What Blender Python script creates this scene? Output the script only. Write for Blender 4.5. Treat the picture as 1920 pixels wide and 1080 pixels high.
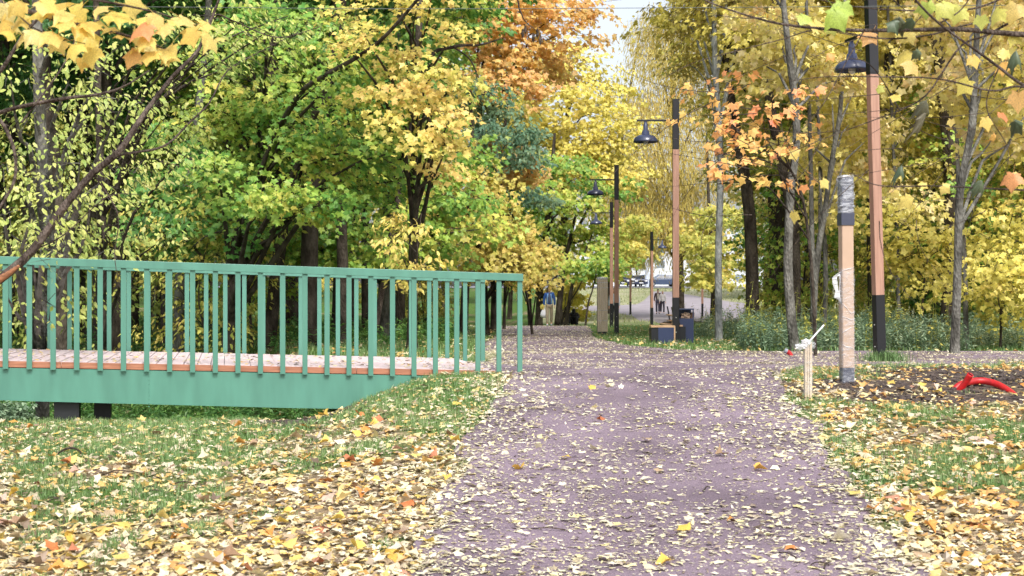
import bpy, math, random
import numpy as np
from mathutils import Vector, Matrix

R = math.radians
sc = bpy.context.scene
for o in list(bpy.data.objects):
    bpy.data.objects.remove(o)

# ------------------------------------------------------------ camera, world, sun
F = 2667.0          # focal length in pixels of the 1920 px wide photograph
CAMZ = 1.6
cam_d = bpy.data.cameras.new("camera")
cam = bpy.data.objects.new("camera", cam_d)
sc.collection.objects.link(cam)
cam.location = (0, 0, CAMZ)
cam.rotation_euler = (R(90), 0, 0)
cam_d.sensor_width = 36
cam_d.lens = 50
cam_d.clip_start = 0.1
cam_d.clip_end = 2000
cam_d.dof.use_dof = True
cam_d.dof.focus_distance = 17
cam_d.dof.aperture_fstop = 5.6
sc.camera = cam

SUN_EL, SUN_AZ = 50.0, 162.0        # compass degrees, 0 = +Y, clockwise
world = bpy.data.worlds.new("World")
sc.world = world
world.use_nodes = True
wn, wl = world.node_tree.nodes, world.node_tree.links
wn.clear()
sky = wn.new("ShaderNodeTexSky")
sky.sky_type = 'NISHITA'
sky.sun_disc = False
sky.sun_elevation = R(SUN_EL)
sky.sun_rotation = R(SUN_AZ)
sky.air_density = 1.0
sky.dust_density = 4.0
hs = wn.new("ShaderNodeHueSaturation")
hs.inputs['Saturation'].default_value = 0.40
bg = wn.new("ShaderNodeBackground")
bg.inputs['Strength'].default_value = 0.15
wo = wn.new("ShaderNodeOutputWorld")
wl.new(sky.outputs[0], hs.inputs['Color'])
wl.new(hs.outputs[0], bg.inputs['Color'])
wl.new(bg.outputs[0], wo.inputs['Surface'])

sun_d = bpy.data.lights.new("sun", 'SUN')
sun_d.energy = 1.35
sun_d.angle = R(14)
sun_d.color = (1.0, 0.975, 0.94)
sun = bpy.data.objects.new("sun", sun_d)
sc.collection.objects.link(sun)
sd = Vector((math.sin(R(SUN_AZ)) * math.cos(R(SUN_EL)), math.cos(R(SUN_AZ)) * math.cos(R(SUN_EL)), math.sin(R(SUN_EL))))
sun.rotation_euler = sd.to_track_quat('Z', 'Y').to_euler()
sun.location = (0, 0, 30)

sc.view_settings.view_transform = 'Standard'
sc.view_settings.look = 'None'
sc.view_settings.gamma = 1
sc.view_settings.use_curve_mapping = False
sc.view_settings.exposure = 0.86
sc.cycles.max_bounces = 7
sc.cycles.diffuse_bounces = 3
sc.cycles.glossy_bounces = 2
sc.cycles.transmission_bounces = 4
sc.cycles.transparent_max_bounces = 6
sc.cycles.sample_clamp_indirect = 6

# ------------------------------------------------------------ helpers
COL = sc.collection


def lin(r, g, b):
    def f(c):
        c /= 255.0
        return c / 12.92 if c <= 0.04045 else ((c + 0.055) / 1.055) ** 2.4
    return (f(r), f(g), f(b), 1.0)


def tag(o, label=None, cat=None, group=None, kind=None):
    if label: o['label'] = label
    if cat: o['category'] = cat
    if group: o['group'] = group
    if kind: o['kind'] = kind
    return o


def link(name, me, parent=None, mat=None):
    o = bpy.data.objects.new(name, me)
    COL.objects.link(o)
    if parent is not None:
        o.parent = parent
    if mat is not None and me is not None and len(me.materials) == 0:
        me.materials.append(mat)
    return o


def empty(name, loc, rz=0.0, **kw):
    o = bpy.data.objects.new(name, None)
    COL.objects.link(o)
    o.location = loc
    o.rotation_euler = (0, 0, rz)
    o.empty_display_size = 0.2
    tag(o, **kw)
    return o


def copy_tree(o, parent=None):
    c = o.copy()
    COL.objects.link(c)
    c.parent = parent
    for ch in list(o.children):
        copy_tree(ch, c)
    return c


def fast_mesh(name, V, Fa, smooth=True, attr=None):
    """V (n,3) array, Fa (m,k) array of faces with the same count of corners."""
    V = np.asarray(V, dtype=np.float32)
    Fa = np.asarray(Fa, dtype=np.int32)
    m, k = Fa.shape
    me = bpy.data.meshes.new(name)
    me.vertices.add(len(V))
    me.vertices.foreach_set("co", V.ravel())
    me.loops.add(m * k)
    me.loops.foreach_set("vertex_index", Fa.ravel())
    me.polygons.add(m)
    me.polygons.foreach_set("loop_start", np.arange(0, m * k, k, dtype=np.int32))
    me.polygons.foreach_set("use_smooth", np.full(m, smooth, dtype=bool))
    if attr is not None:
        a = me.attributes.new("leaf_var", 'FLOAT_VECTOR', 'POINT')
        a.data.foreach_set("vector", np.asarray(attr, dtype=np.float32).ravel())
    me.update(calc_edges=True)
    return me


def unit(a):
    return a / np.maximum(np.linalg.norm(a, axis=-1, keepdims=True), 1e-9)


def tubes(P, Rd, s):
    """P (T,n,3), Rd (T,n) -> verts, quads for T tubes with s sides, capped by tapering."""
    P = np.asarray(P, float); Rd = np.asarray(Rd, float)
    T, n, _ = P.shape
    tan = np.empty_like(P)
    tan[:, 1:-1] = P[:, 2:] - P[:, :-2]
    tan[:, 0] = P[:, 1] - P[:, 0]
    tan[:, -1] = P[:, -1] - P[:, -2]
    tan = unit(tan)
    gen = unit(P[:, -1] - P[:, 0])[:, None, :]
    ref = np.where(np.abs(gen[..., 2:3]) > 0.8, np.array([0.0, 1.0, 0.0]), np.array([0.0, 0.0, 1.0]))
    ref = np.broadcast_to(ref, P.shape)
    u = unit(np.cross(tan, ref))
    v = np.cross(tan, u)
    a = np.arange(s) * 2 * np.pi / s
    ring = (u[:, :, None, :] * np.cos(a)[None, None, :, None] + v[:, :, None, :] * np.sin(a)[None, None, :, None])
    V = P[:, :, None, :] + ring * Rd[:, :, None, None]
    V = V.reshape(-1, 3)
    i = np.arange(n - 1)[:, None] * s
    j = np.arange(s)[None, :]
    j2 = (j + 1) % s
    q = np.stack([i + j, i + j2, i + s + j2, i + s + j], -1).reshape(-1, 4)
    Q = (q[None] + (np.arange(T) * n * s)[:, None, None]).reshape(-1, 4)
    return V, Q


def merge(parts):
    Vs, Fs, k = [], [], 0
    for V, Q in parts:
        Vs.append(V); Fs.append(Q + k); k += len(V)
    return np.concatenate(Vs), np.concatenate(Fs)


def spline(pts, n):
    """smooth polyline through pts (k,d) resampled to n points"""
    pts = np.asarray(pts, float)
    k = len(pts)
    t = np.linspace(0, k - 1, n)
    i = np.clip(t.astype(int), 0, k - 2)
    f = (t - i)[:, None]
    p0 = pts[np.maximum(i - 1, 0)]; p1 = pts[i]; p2 = pts[i + 1]; p3 = pts[np.minimum(i + 2, k - 1)]
    return 0.5 * ((2 * p1) + (-p0 + p2) * f + (2 * p0 - 5 * p1 + 4 * p2 - p3) * f ** 2 + (-p0 + 3 * p1 - 3 * p2 + p3) * f ** 3)


def tube_obj(name, pts, r, mat, parent=None, n=16, s=8):
    P = spline(pts, n)
    rr = np.interp(np.linspace(0, 1, n), np.linspace(0, 1, len(r)), r) if hasattr(r, '__len__') else np.full(n, r)
    V, Q = tubes(P[None], rr[None], s)
    # caps
    V = list(map(tuple, V)); fc = [tuple(q) for q in Q]
    fc.append(tuple(range(s))[::-1]); fc.append(tuple(range((n - 1) * s, n * s)))
    me = bpy.data.meshes.new(name)
    me.from_pydata(V, [], fc)
    me.polygons.foreach_set("use_smooth", [True] * (len(fc) - 2) + [False] * 2)
    me.update()
    return link(name, me, parent, mat)


class MB:
    def __init__(self):
        self.v = []; self.f = []

    def box(self, x0, x1, y0, y1, z0, z1, M=None, c=0.0):
        """box; c > 0 chamfers the four upright edges"""
        if c > 0:
            base = [(x0 + c, y0), (x1 - c, y0), (x1, y0 + c), (x1, y1 - c), (x1 - c, y1), (x0 + c, y1), (x0, y1 - c), (x0, y0 + c)]
            return self.prism(base, z0, z1, M)
        return self.prism([(x0, y0), (x1, y0), (x1, y1), (x0, y1)], z0, z1, M)

    def prism(self, base, z0, z1, M=None, top=None):
        n = len(base); k = len(self.v)
        top = top or base
        vs = [(x, y, z0) for x, y in base] + [(x, y, z1) for x, y in top]
        if M is not None: vs = [tuple(M @ Vector(p)) for p in vs]
        self.v += vs
        self.f.append(tuple(k + i for i in range(n))[::-1])
        self.f.append(tuple(k + n + i for i in range(n)))
        for i in range(n):
            j = (i + 1) % n
            self.f.append((k + i, k + j, k + n + j, k + n + i))
        return self

    def lathe(self, prof, s=24, M=None):
        k = len(self.v)
        for r, z in prof:
            for i in range(s):
                a = 2 * math.pi * i / s
                p = (r * math.cos(a), r * math.sin(a), z)
                self.v.append(tuple(M @ Vector(p)) if M is not None else p)
        for a in range(len(prof) - 1):
            for i in range(s):
                j = (i + 1) % s
                self.f.append((k + a * s + i, k + a * s + j, k + (a + 1) * s + j, k + (a + 1) * s + i))
        return self

    def bar(self, a, b, w, h=None):
        a = Vector(a); b = Vector(b); h = h or w
        d = b - a
        q = d.to_track_quat('Z', 'Y').to_matrix().to_4x4()
        M = Matrix.Translation(a) @ q
        return self.box(-w / 2, w / 2, -h / 2, h / 2, 0, d.length, M)

    def build(self, name, mat, parent=None, smooth=False, bevel=0.0):
        me = bpy.data.meshes.new(name)
        me.from_pydata(self.v, [], self.f)
        if smooth: me.polygons.foreach_set("use_smooth", [True] * len(self.f))
        me.update()
        o = link(name, me, parent, mat)
        if bevel:
            m = o.modifiers.new("bevel", 'BEVEL'); m.width = bevel; m.segments = 2; m.limit_method = 'ANGLE'
        return o


# ------------------------------------------------------------ terrain
YS = [-30, 0, 5, 8, 11, 14, 16.4, 19.6, 24, 29, 36, 42, 57, 63, 76, 99, 120, 150, 190, 260, 900]
ZC = [-.3, -.1, -.04, 0, .25, .50, .63, .57, .53, .48, .35, .23, .05, -.1, -.37, -.25, .3, 1.15, 1.75, 1.9, 2.0]
YL = [-30, 0, 5, 8, 11, 14, 15.2, 16.5, 18, 22, 26, 32, 45, 63, 76, 99, 120, 150, 190, 260, 900]
ZL = [-.4, -.2, -.1, -.02, .10, .18, .205, .0, -.8, -1.0, -.6, -.1, .1, -.1, -.37, -.25, .3, 1.15, 1.75, 1.9, 2.0]


def smooth_table(ys, zs):
    y = np.arange(-30, 900, 0.25)
    z = np.interp(y, ys, zs)
    k = np.ones(9) / 9
    return y, np.convolve(np.pad(z, 4, mode='edge'), k, mode='valid')


TYC, TZC = smooth_table(YS, ZC)
TYL, TZL = smooth_table(YL, ZL)


def sstep(a, b, x):
    t = np.clip((x - a) / (b - a), 0, 1)
    return t * t * (3 - 2 * t)


def gz(x, y):
    x = np.asarray(x, float); y = np.asarray(y, float)
    c = np.interp(y, TYC, TZC)
    l = np.interp(y, TYL, TZL)
    sh = 0.34 * np.maximum(y - 17, 0)
    t = sstep(0.75, 2.45, -x - sh)
    far = sstep(60, 75, y)
    t = t * (1 - far)
    z = c * (1 - t) + l * t
    # gentle unevenness away from the path
    z = z + 0.025 * np.sin(x * 1.7 + 0.6 * y) * np.sin(y * 1.1 - 0.4 * x) * sstep(4.2, 6.0, np.abs(x - 1.5) + 1.0)
    return z


def gzf(x, y):
    return float(gz(x, y))


def W(px, py, d):
    return np.array([(px - 960) / F * d, d, CAMZ - (py - 540) / F * d])


def G(px, d):
    x = (px - 960) / F * d
    return (x, d, gzf(x, d))


def yhit(px, py):
    """distance at which the pixel's ray meets the ground"""
    d = np.arange(5, 250, 0.05)
    x = (px - 960) / F * d
    zr = CAMZ - (py - 540) / F * d
    below = np.nonzero(zr <= gz(x, d))[0]
    return float(d[below[0]]) if len(below) else 250.0


# ------------------------------------------------------------ materials
def new_mat(name):
    m = bpy.data.materials.new(name)
    m.use_nodes = True
    nt = m.node_tree
    return m, nt, nt.nodes, nt.links, nt.nodes['Principled BSDF']


def simple(name, col, rough=0.6, metal=0.0, noise=0.0, nscale=8.0, bump=0.0, bscale=60.0, col2=None, spec=0.5, stretch=None):
    m, nt, n, l, b = new_mat(name)
    b.inputs['Roughness'].default_value = rough
    b.inputs['Metallic'].default_value = metal
    b.inputs['Specular IOR Level'].default_value = spec
    b.inputs['Base Color'].default_value = col
    tc = n.new("ShaderNodeTexCoord")
    mp = n.new("ShaderNodeMapping")
    l.new(tc.outputs['Object'], mp.inputs[0])
    if stretch: mp.inputs['Scale'].default_value = stretch
    if noise > 0 or col2:
        t = n.new("ShaderNodeTexNoise"); t.inputs['Scale'].default_value = nscale; t.inputs['Detail'].default_value = 5
        l.new(mp.outputs[0], t.inputs['Vector'])
        r = n.new("ShaderNodeValToRGB")
        c2 = col2 or tuple(max(0, c * (1 - noise)) for c in col[:3]) + (1,)
        c1 = col if col2 else tuple(min(1, c * (1 + noise * 0.5)) for c in col[:3]) + (1,)
        r.color_ramp.elements[0].position = 0.35; r.color_ramp.elements[1].position = 0.65
        r.color_ramp.elements[0].color = c2; r.color_ramp.elements[1].color = c1
        l.new(t.outputs[0], r.inputs[0]); l.new(r.outputs[0], b.inputs['Base Color'])
    if bump > 0:
        t2 = n.new("ShaderNodeTexNoise"); t2.inputs['Scale'].default_value = bscale; t2.inputs['Detail'].default_value = 4
        l.new(mp.outputs[0], t2.inputs['Vector'])
        bp = n.new("ShaderNodeBump"); bp.inputs['Strength'].default_value = bump; bp.inputs['Distance'].default_value = 0.02
        l.new(t2.outputs[0], bp.inputs['Height']); l.new(bp.outputs[0], b.inputs['Normal'])
    return m


def leaf_mat(name, cols, trans=0.32, rough=0.45, wet=0.1, objrandom=False, sat=0.94):
    """cols: 3-6 srgb triples from dark/green side to light side. Attribute leaf_var.x clump tone, .y single leaf"""
    m, nt, n, l, b = new_mat(name)
    r = n.new("ShaderNodeValToRGB")
    els = r.color_ramp.elements
    k = len(cols)
    els[0].position = 0.0; els[0].color = lin(*cols[0])
    els[1].position = 1.0; els[1].color = lin(*cols[-1])
    for i in range(1, k - 1):
        e = els.new(i / (k - 1)); e.color = lin(*cols[i])
    if objrandom:
        oi = n.new("ShaderNodeObjectInfo")
        l.new(oi.outputs['Random'], r.inputs[0])
    else:
        a = n.new("ShaderNodeAttribute"); a.attribute_name = "leaf_var"
        sp = n.new("ShaderNodeSeparateXYZ")
        l.new(a.outputs['Vector'], sp.inputs[0])
        mx = n.new("ShaderNodeMix"); mx.data_type = 'FLOAT'; mx.inputs[0].default_value = 0.42
        l.new(sp.outputs[0], mx.inputs[2]); l.new(sp.outputs[1], mx.inputs[3])
        l.new(mx.outputs[0], r.inputs[0])
    hsv = n.new("ShaderNodeHueSaturation")
    l.new(r.outputs[0], hsv.inputs['Color'])
    hsv.inputs['Saturation'].default_value = sat
    if not objrandom:
        mr = n.new("ShaderNodeMapRange"); mr.inputs[3].default_value = 0.8; mr.inputs[4].default_value = 1.2
        l.new(sp.outputs[2], mr.inputs[0]); l.new(mr.outputs[0], hsv.inputs['Value'])
    else:
        tc = n.new("ShaderNodeTexCoord"); tn = n.new("ShaderNodeTexNoise"); tn.inputs['Scale'].default_value = 14
        l.new(tc.outputs['Object'], tn.inputs['Vector'])
        mr = n.new("ShaderNodeMapRange"); mr.inputs[1].default_value = 0.3; mr.inputs[2].default_value = 0.7
        mr.inputs[3].default_value = 0.7; mr.inputs[4].default_value = 1.1
        l.new(tn.outputs[0], mr.inputs[0]); l.new(mr.outputs[0], hsv.inputs['Value'])
    l.new(hsv.outputs[0], b.inputs['Base Color'])
    b.inputs['Roughness'].default_value = rough
    b.inputs['Specular IOR Level'].default_value = 0.35 + wet
    tr = n.new("ShaderNodeBsdfTranslucent")
    l.new(hsv.outputs[0], tr.inputs['Color'])
    ms = n.new("ShaderNodeMixShader"); ms.inputs[0].default_value = trans
    l.new(b.outputs[0], ms.inputs[1]); l.new(tr.outputs[0], ms.inputs[2])
    l.new(ms.outputs[0], n['Material Output'].inputs['Surface'])
    return m


def bark_mat(name, c1, c2, scale=6, bump=0.8):
    m, nt, n, l, b = new_mat(name)
    tc = n.new("ShaderNodeTexCoord"); mp = n.new("ShaderNodeMapping")
    mp.inputs['Scale'].default_value = (1, 1, 0.45)
    l.new(tc.outputs['Object'], mp.inputs[0])
    t = n.new("ShaderNodeTexNoise"); t.inputs['Scale'].default_value = scale; t.inputs['Detail'].default_value = 8
    l.new(mp.outputs[0], t.inputs['Vector'])
    t2 = n.new("ShaderNodeTexVoronoi"); t2.inputs['Scale'].default_value = scale * 5
    l.new(mp.outputs[0], t2.inputs['Vector'])
    r = n.new("ShaderNodeValToRGB")
    r.color_ramp.elements[0].position = 0.38; r.color_ramp.elements[1].position = 0.62
    r.color_ramp.elements[0].color = lin(*c1); r.color_ramp.elements[1].color = lin(*c2)
    l.new(t.outputs[0], r.inputs[0]); l.new(r.outputs[0], b.inputs['Base Color'])
    b.inputs['Roughness'].default_value = 0.9
    b.inputs['Specular IOR Level'].default_value = 0.2
    bp = n.new("ShaderNodeBump"); bp.inputs['Strength'].default_value = bump; bp.inputs['Distance'].default_value = 0.03
    l.new(t2.outputs[0], bp.inputs['Height']); l.new(bp.outputs[0], b.inputs['Normal'])
    return m


M = {}
M['bark_dark'] = bark_mat("bark_dark", (52, 45, 38), (88, 80, 70))
M['bark_grey'] = bark_mat("bark_grey", (74, 72, 66), (122, 120, 112))
M['bark_pale'] = bark_mat("bark_pale", (105, 108, 108), (170, 172, 168), scale=4)
M['twig'] = bark_mat("twig_bark", (62, 52, 46), (104, 92, 84), scale=12)
L = {}
L['green'] = leaf_mat("leaf_green", [(62, 116, 50), (88, 146, 58), (128, 172, 66), (176, 194, 80)])
L['deep'] = leaf_mat("leaf_deep_green", [(56, 104, 58), (78, 130, 62), (106, 150, 66), (150, 172, 78)])
L['maple'] = leaf_mat("leaf_green_to_yellow", [(76, 136, 52), (112, 164, 58), (160, 190, 66), (206, 208, 82), (232, 204, 92)])
L['pale'] = leaf_mat("leaf_pale_yellow_green", [(112, 140, 60), (156, 176, 78), (196, 204, 100), (216, 212, 126)])
L['yellow'] = leaf_mat("leaf_yellow", [(170, 166, 58), (210, 198, 74), (232, 216, 100), (236, 204, 96)])
L['gold'] = leaf_mat("leaf_gold_orange", [(150, 168, 62), (208, 198, 84), (232, 206, 104), (234, 188, 104)])
L['orange'] = leaf_mat("leaf_orange", [(250, 228, 128), (250, 216, 116), (250, 200, 112), (246, 176, 112)], trans=.42, sat=.9)
L['teal'] = leaf_mat("leaf_bluish_green", [(78, 124, 94), (104, 148, 116), (134, 168, 128), (160, 182, 118)])
L['ochre'] = leaf_mat("leaf_ochre", [(158, 144, 62), (190, 172, 76), (216, 196, 96), (206, 172, 88)])
L['right'] = leaf_mat("leaf_pale_gold", [(188, 176, 70), (220, 204, 92), (234, 220, 128), (236, 216, 158), (230, 184, 98)])
L['olive'] = leaf_mat("leaf_olive", [(130, 150, 58), (176, 180, 70), (216, 202, 86), (234, 204, 98)])
L['weed'] = leaf_mat("leaf_weed_grey_green", [(84, 112, 86), (120, 148, 114), (152, 172, 136), (190, 194, 140)])
L['red'] = leaf_mat("leaf_orange_red", [(238, 214, 110), (240, 196, 96), (240, 172, 92), (232, 128, 92)])
L['grass'] = leaf_mat("grass_blade", [(74, 118, 50), (100, 144, 62), (132, 166, 80), (172, 182, 108)], trans=0.3, sat=.8)
L['farslope'] = leaf_mat("dry_grass", [(120, 144, 84), (150, 162, 104), (178, 178, 132), (190, 182, 150)])
L['litter'] = leaf_mat("fallen_leaf_mix", [(96, 78, 64), (146, 122, 100), (190, 170, 142), (214, 198, 162), (230, 220, 190), (226, 208, 148), (222, 190, 104), (214, 156, 80)], trans=0.15, wet=0.25, rough=0.45)
L['flake'] = leaf_mat("fallen_flake_mix", [(110, 92, 80), (168, 150, 128), (206, 194, 166), (226, 218, 192), (228, 220, 182), (220, 204, 132)], trans=0.1, wet=0.3, rough=0.4)
L['single'] = leaf_mat("single_fallen_leaf", [(150, 112, 82), (200, 172, 132), (232, 222, 188), (228, 204, 110), (232, 196, 70), (232, 160, 56), (206, 110, 50), (216, 208, 190)], trans=0.15, wet=0.2, objrandom=True)
L['bigyellow'] = leaf_mat("big_yellow_leaf", [(240, 214, 92), (244, 222, 120), (240, 200, 84), (240, 226, 146)], trans=0.45, objrandom=True)
L['biggreen'] = leaf_mat("big_light_green_leaf", [(186, 212, 84), (216, 222, 110), (232, 216, 96), (228, 190, 110)], trans=0.45, objrandom=True)
L['bigorange'] = leaf_mat("big_orange_leaf", [(242, 206, 100), (240, 180, 84), (238, 150, 90), (240, 214, 120)], trans=0.45, objrandom=True)
L['dried'] = leaf_mat("dried_dark_leaf", [(74, 92, 66), (98, 112, 80), (112, 104, 82)], trans=0.1, objrandom=True)

# ------------------------------------------------------------ ground masks
rng = np.random.default_rng(7)


def vnoise(x, y, s, seed=0):
    """smooth value noise 0..1"""
    x = np.asarray(x) * s; y = np.asarray(y) * s
    xi = np.floor(x).astype(int); yi = np.floor(y).astype(int)
    fx = x - xi; fy = y - yi
    fx = fx * fx * (3 - 2 * fx); fy = fy * fy * (3 - 2 * fy)

    def h(a, b):
        v = np.sin(a * 127.1 + b * 311.7 + seed * 74.7) * 43758.5453
        return v - np.floor(v)
    return (h(xi, yi) * (1 - fx) + h(xi + 1, yi) * fx) * (1 - fy) + (h(xi, yi + 1) * (1 - fx) + h(xi + 1, yi + 1) * fx) * fy


# the path's left and right edge, metres, by distance
PY = [5.0, 8.0, 9.0, 10.6, 12.5, 14.0, 15.6, 16.3, 16.6, 19.2, 19.5, 22.0, 27.0, 36.0, 45.0, 56.0, 59.5, 61.5]
PXL = [-.62, -.52, -.50, -.46, -.30, -.14, -.02, .06, -.75, -1.15, -.45, -.42, -.50, -.45, -.40, -.5, -2.5, -7.0]
QY = [5.0, 8.0, 9.0, 10.6, 12.5, 14.0, 15.6, 16.6, 17.6, 18.2, 18.7, 18.9, 23.0, 23.2, 23.4, 24.2, 26.0, 30.0, 36.0, 45.0, 56.0, 59.5, 61.5]
PXR = [2.30, 2.25, 2.3, 2.48, 2.65, 2.72, 2.95, 3.15, 3.6, 4.6, 7.0, 30.0, 30.0, 9.0, 4.4, 2.9, 2.3, 2.0, 2.05, 2.5, 3.0, 3.1, 2.2]


def path_l(y): return np.interp(y, PY, PXL)
def path_r(y): return np.interp(y, QY, PXR)


def on_path(x, y, pad=0.0):
    return (y < 61.5) & (x > path_l(y) - pad) & (x < path_r(y) + pad)


def dirt_mask(x, y):
    d = np.exp(-(((x - 4.0) / 1.2) ** 2 + ((y - 15.0) / 0.6) ** 2) ** 2)
    d = np.maximum(d, np.exp(-(((x - 5.3) / 1.2) ** 2 + ((y - 16.2) / 1.3) ** 2) ** 2))
    d = np.maximum(d, np.exp(-(((x - 4.6) / 1.4) ** 2 + ((y - 14.1) / 0.35) ** 2) ** 2))
    d = np.maximum(d, 0.9 * np.exp(-(((x + 2.15) / 0.5) ** 2 + ((y - 15.1) / 0.7) ** 2) ** 2))
    return np.clip(d * (0.6 + 0.8 * vnoise(x, y, 2.2, 5)), 0, 1)


def grass_mask(x, y):
    n = 0.55 * vnoise(x, y, 1.3, 1) + 0.45 * vnoise(x, y, 4.1, 2)
    g = n
    # green bank beside the bridge
    bank = np.exp(-((y - 15.1) / .75) ** 2) * sstep(0.3, -0.6, x)
    g = g + 0.42 * bank + .16 * np.exp(-((y - 13.4) / 1.4) ** 2)
    g = g + 0.30 * (y > 18) + 0.2 * sstep(12.0, 15.0, y) * (x > 2)
    g = g - 0.22 * sstep(11.5, 8.5, y)
    tuft = np.exp(-(((x - 5.0) / 0.55) ** 2 + ((y - 18.6) / 1.0) ** 2))
    g = g + 0.5 * tuft
    g = g - 0.8 * dirt_mask(x, y) * (1 - tuft)
    return sstep(0.42, 0.72, g)


# ground sheet: fine near, coarse far
def ground_sheet():
    ys = np.concatenate([np.arange(-20, 5, 1.0), np.arange(5, 26, 0.2), np.arange(26, 70, 0.6), np.arange(70, 220, 3.0), np.arange(220, 900, 40.0)])
    xs = np.concatenate([np.arange(-400, -60, 20.0), np.arange(-60, -12, 1.5), np.arange(-12, 14, 0.2), np.arange(14, 62, 1.5), np.arange(62, 420, 20.0)])
    X, Y = np.meshgrid(xs, ys)
    Z = gz(X, Y)
    Z = Z + 0.03 * dirt_mask(X, Y) * (vnoise(X, Y, 3.0, 9) - 0.3)
    V = np.stack([X, Y, Z], -1).reshape(-1, 3)
    ny, nx = X.shape
    i = (np.arange(ny - 1)[:, None] * nx + np.arange(nx - 1)[None, :]).ravel()
    Q = np.stack([i, i + 1, i + nx + 1, i + nx], -1)
    att = np.stack([grass_mask(X, Y), dirt_mask(X, Y), sstep(72, 84, Y) * (X > .02 * Y)], -1).reshape(-1, 3)
    return fast_mesh("ground", V, Q, True, att)


def ground_material():
    m, nt, n, l, b = new_mat("ground_soil_grass_litter")
    a = n.new("ShaderNodeAttribute"); a.attribute_name = "leaf_var"
    sp = n.new("ShaderNodeSeparateXYZ"); l.new(a.outputs['Vector'], sp.inputs[0])
    tc = n.new("ShaderNodeTexCoord")

    def noise(s, d=6):
        t = n.new("ShaderNodeTexNoise"); t.inputs['Scale'].default_value = s; t.inputs['Detail'].default_value = d
        l.new(tc.outputs['Object'], t.inputs['Vector']); return t

    def ramp(src, stops):
        r = n.new("ShaderNodeValToRGB")
        r.color_ramp.elements[0].position = stops[0][0]; r.color_ramp.elements[0].color = lin(*stops[0][1])
        r.color_ramp.elements[1].position = stops[-1][0]; r.color_ramp.elements[1].color = lin(*stops[-1][1])
        for p, c in stops[1:-1]:
            e = r.color_ramp.elements.new(p); e.color = lin(*c)
        l.new(src, r.inputs[0]); return r

    def mix(f, c1, c2):
        x = n.new("ShaderNodeMix"); x.data_type = 'RGBA'
        if isinstance(f, float): x.inputs[0].default_value = f
        else: l.new(f, x.inputs[0])
        l.new(c1, x.inputs[6]); l.new(c2, x.inputs[7]); return x.outputs[2]
    v = n.new("ShaderNodeTexVoronoi"); v.inputs['Scale'].default_value = 17; v.inputs['Randomness'].default_value = 1
    l.new(tc.outputs['Object'], v.inputs['Vector'])
    sv = n.new("ShaderNodeSeparateColor"); l.new(v.outputs['Color'], sv.inputs[0])
    lit = ramp(sv.outputs[0], [(0.0, (74, 66, 52)), (0.4, (120, 106, 84)), (0.75, (152, 130, 104)), (1.0, (186, 168, 136))])
    gn = noise(20)
    gr = ramp(gn.outputs[0], [(0.3, (50, 72, 34)), (0.55, (80, 110, 46)), (0.75, (116, 132, 66))])
    dn = noise(9)
    di = ramp(dn.outputs[0], [(0.3, (58, 48, 44)), (0.55, (86, 74, 68)), (0.8, (120, 106, 98))])
    c = mix(sp.outputs[0], lit.outputs[0], gr.outputs[0])
    c = mix(sp.outputs[1], c, di.outputs[0])
    fn = noise(.35)
    fr_ = ramp(fn.outputs[0], [(0.3, (122, 132, 92)), (0.5, (150, 152, 116)), (0.7, (172, 164, 142))])
    c = mix(sp.outputs[2], c, fr_.outputs[0])
    l.new(c, b.inputs['Base Color'])
    b.inputs['Roughness'].default_value = 0.95
    b.inputs['Specular IOR Level'].default_value = 0.15
    bn = noise(30)
    bp = n.new("ShaderNodeBump"); bp.inputs['Strength'].default_value = 0.7; bp.inputs['Distance'].default_value = 0.04
    l.new(bn.outputs[0], bp.inputs['Height']); l.new(bp.outputs[0], b.inputs['Normal'])
    return m


ground = link("ground", ground_sheet(), None, ground_material())
tag(ground, kind='structure', label="leaf-strewn grassy ground on both sides of the path")


def path_material():
    m, nt, n, l, b = new_mat("crushed_stone_path")
    tc = n.new("ShaderNodeTexCoord")
    t = n.new("ShaderNodeTexNoise"); t.inputs['Scale'].default_value = 90; t.inputs['Detail'].default_value = 6
    t2 = n.new("ShaderNodeTexNoise"); t2.inputs['Scale'].default_value = 1.1; t2.inputs['Detail'].default_value = 5
    for q in (t, t2): l.new(tc.outputs['Object'], q.inputs['Vector'])
    r = n.new("ShaderNodeValToRGB")
    r.color_ramp.elements[0].position = 0.3; r.color_ramp.elements[0].color = lin(108, 96, 104)
    r.color_ramp.elements[1].position = 0.7; r.color_ramp.elements[1].color = lin(154, 140, 150)
    l.new(t.outputs[0], r.inputs[0])
    r2 = n.new("ShaderNodeValToRGB")
    r2.color_ramp.elements[0].position = 0.35; r2.color_ramp.elements[0].color = (0.60, 0.56, 0.58, 1)
    r2.color_ramp.elements[1].position = 0.65; r2.color_ramp.elements[1].color = (1.05, 1.0, 1.04, 1)
    l.new(t2.outputs[0], r2.inputs[0])
    mx = n.new("ShaderNodeMix"); mx.data_type = 'RGBA'; mx.blend_type = 'MULTIPLY'; mx.inputs[0].default_value = 1
    l.new(r.outputs[0], mx.inputs[6]); l.new(r2.outputs[0], mx.inputs[7])
    l.new(mx.outputs[2], b.inputs['Base Color'])
    b.inputs['Roughness'].default_value = 0.85
    b.inputs['Specular IOR Level'].default_value = 0.3
    bp = n.new("ShaderNodeBump"); bp.inputs['Strength'].default_value = 0.5; bp.inputs['Distance'].default_value = 0.01
    l.new(t.outputs[0], bp.inputs['Height']); l.new(bp.outputs[0], b.inputs['Normal'])
    return m


M['path'] = path_material()
M['far_path'] = simple("grey_footpath", lin(160, 152, 158), .9, col2=lin(142, 134, 140), nscale=1.2)


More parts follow.
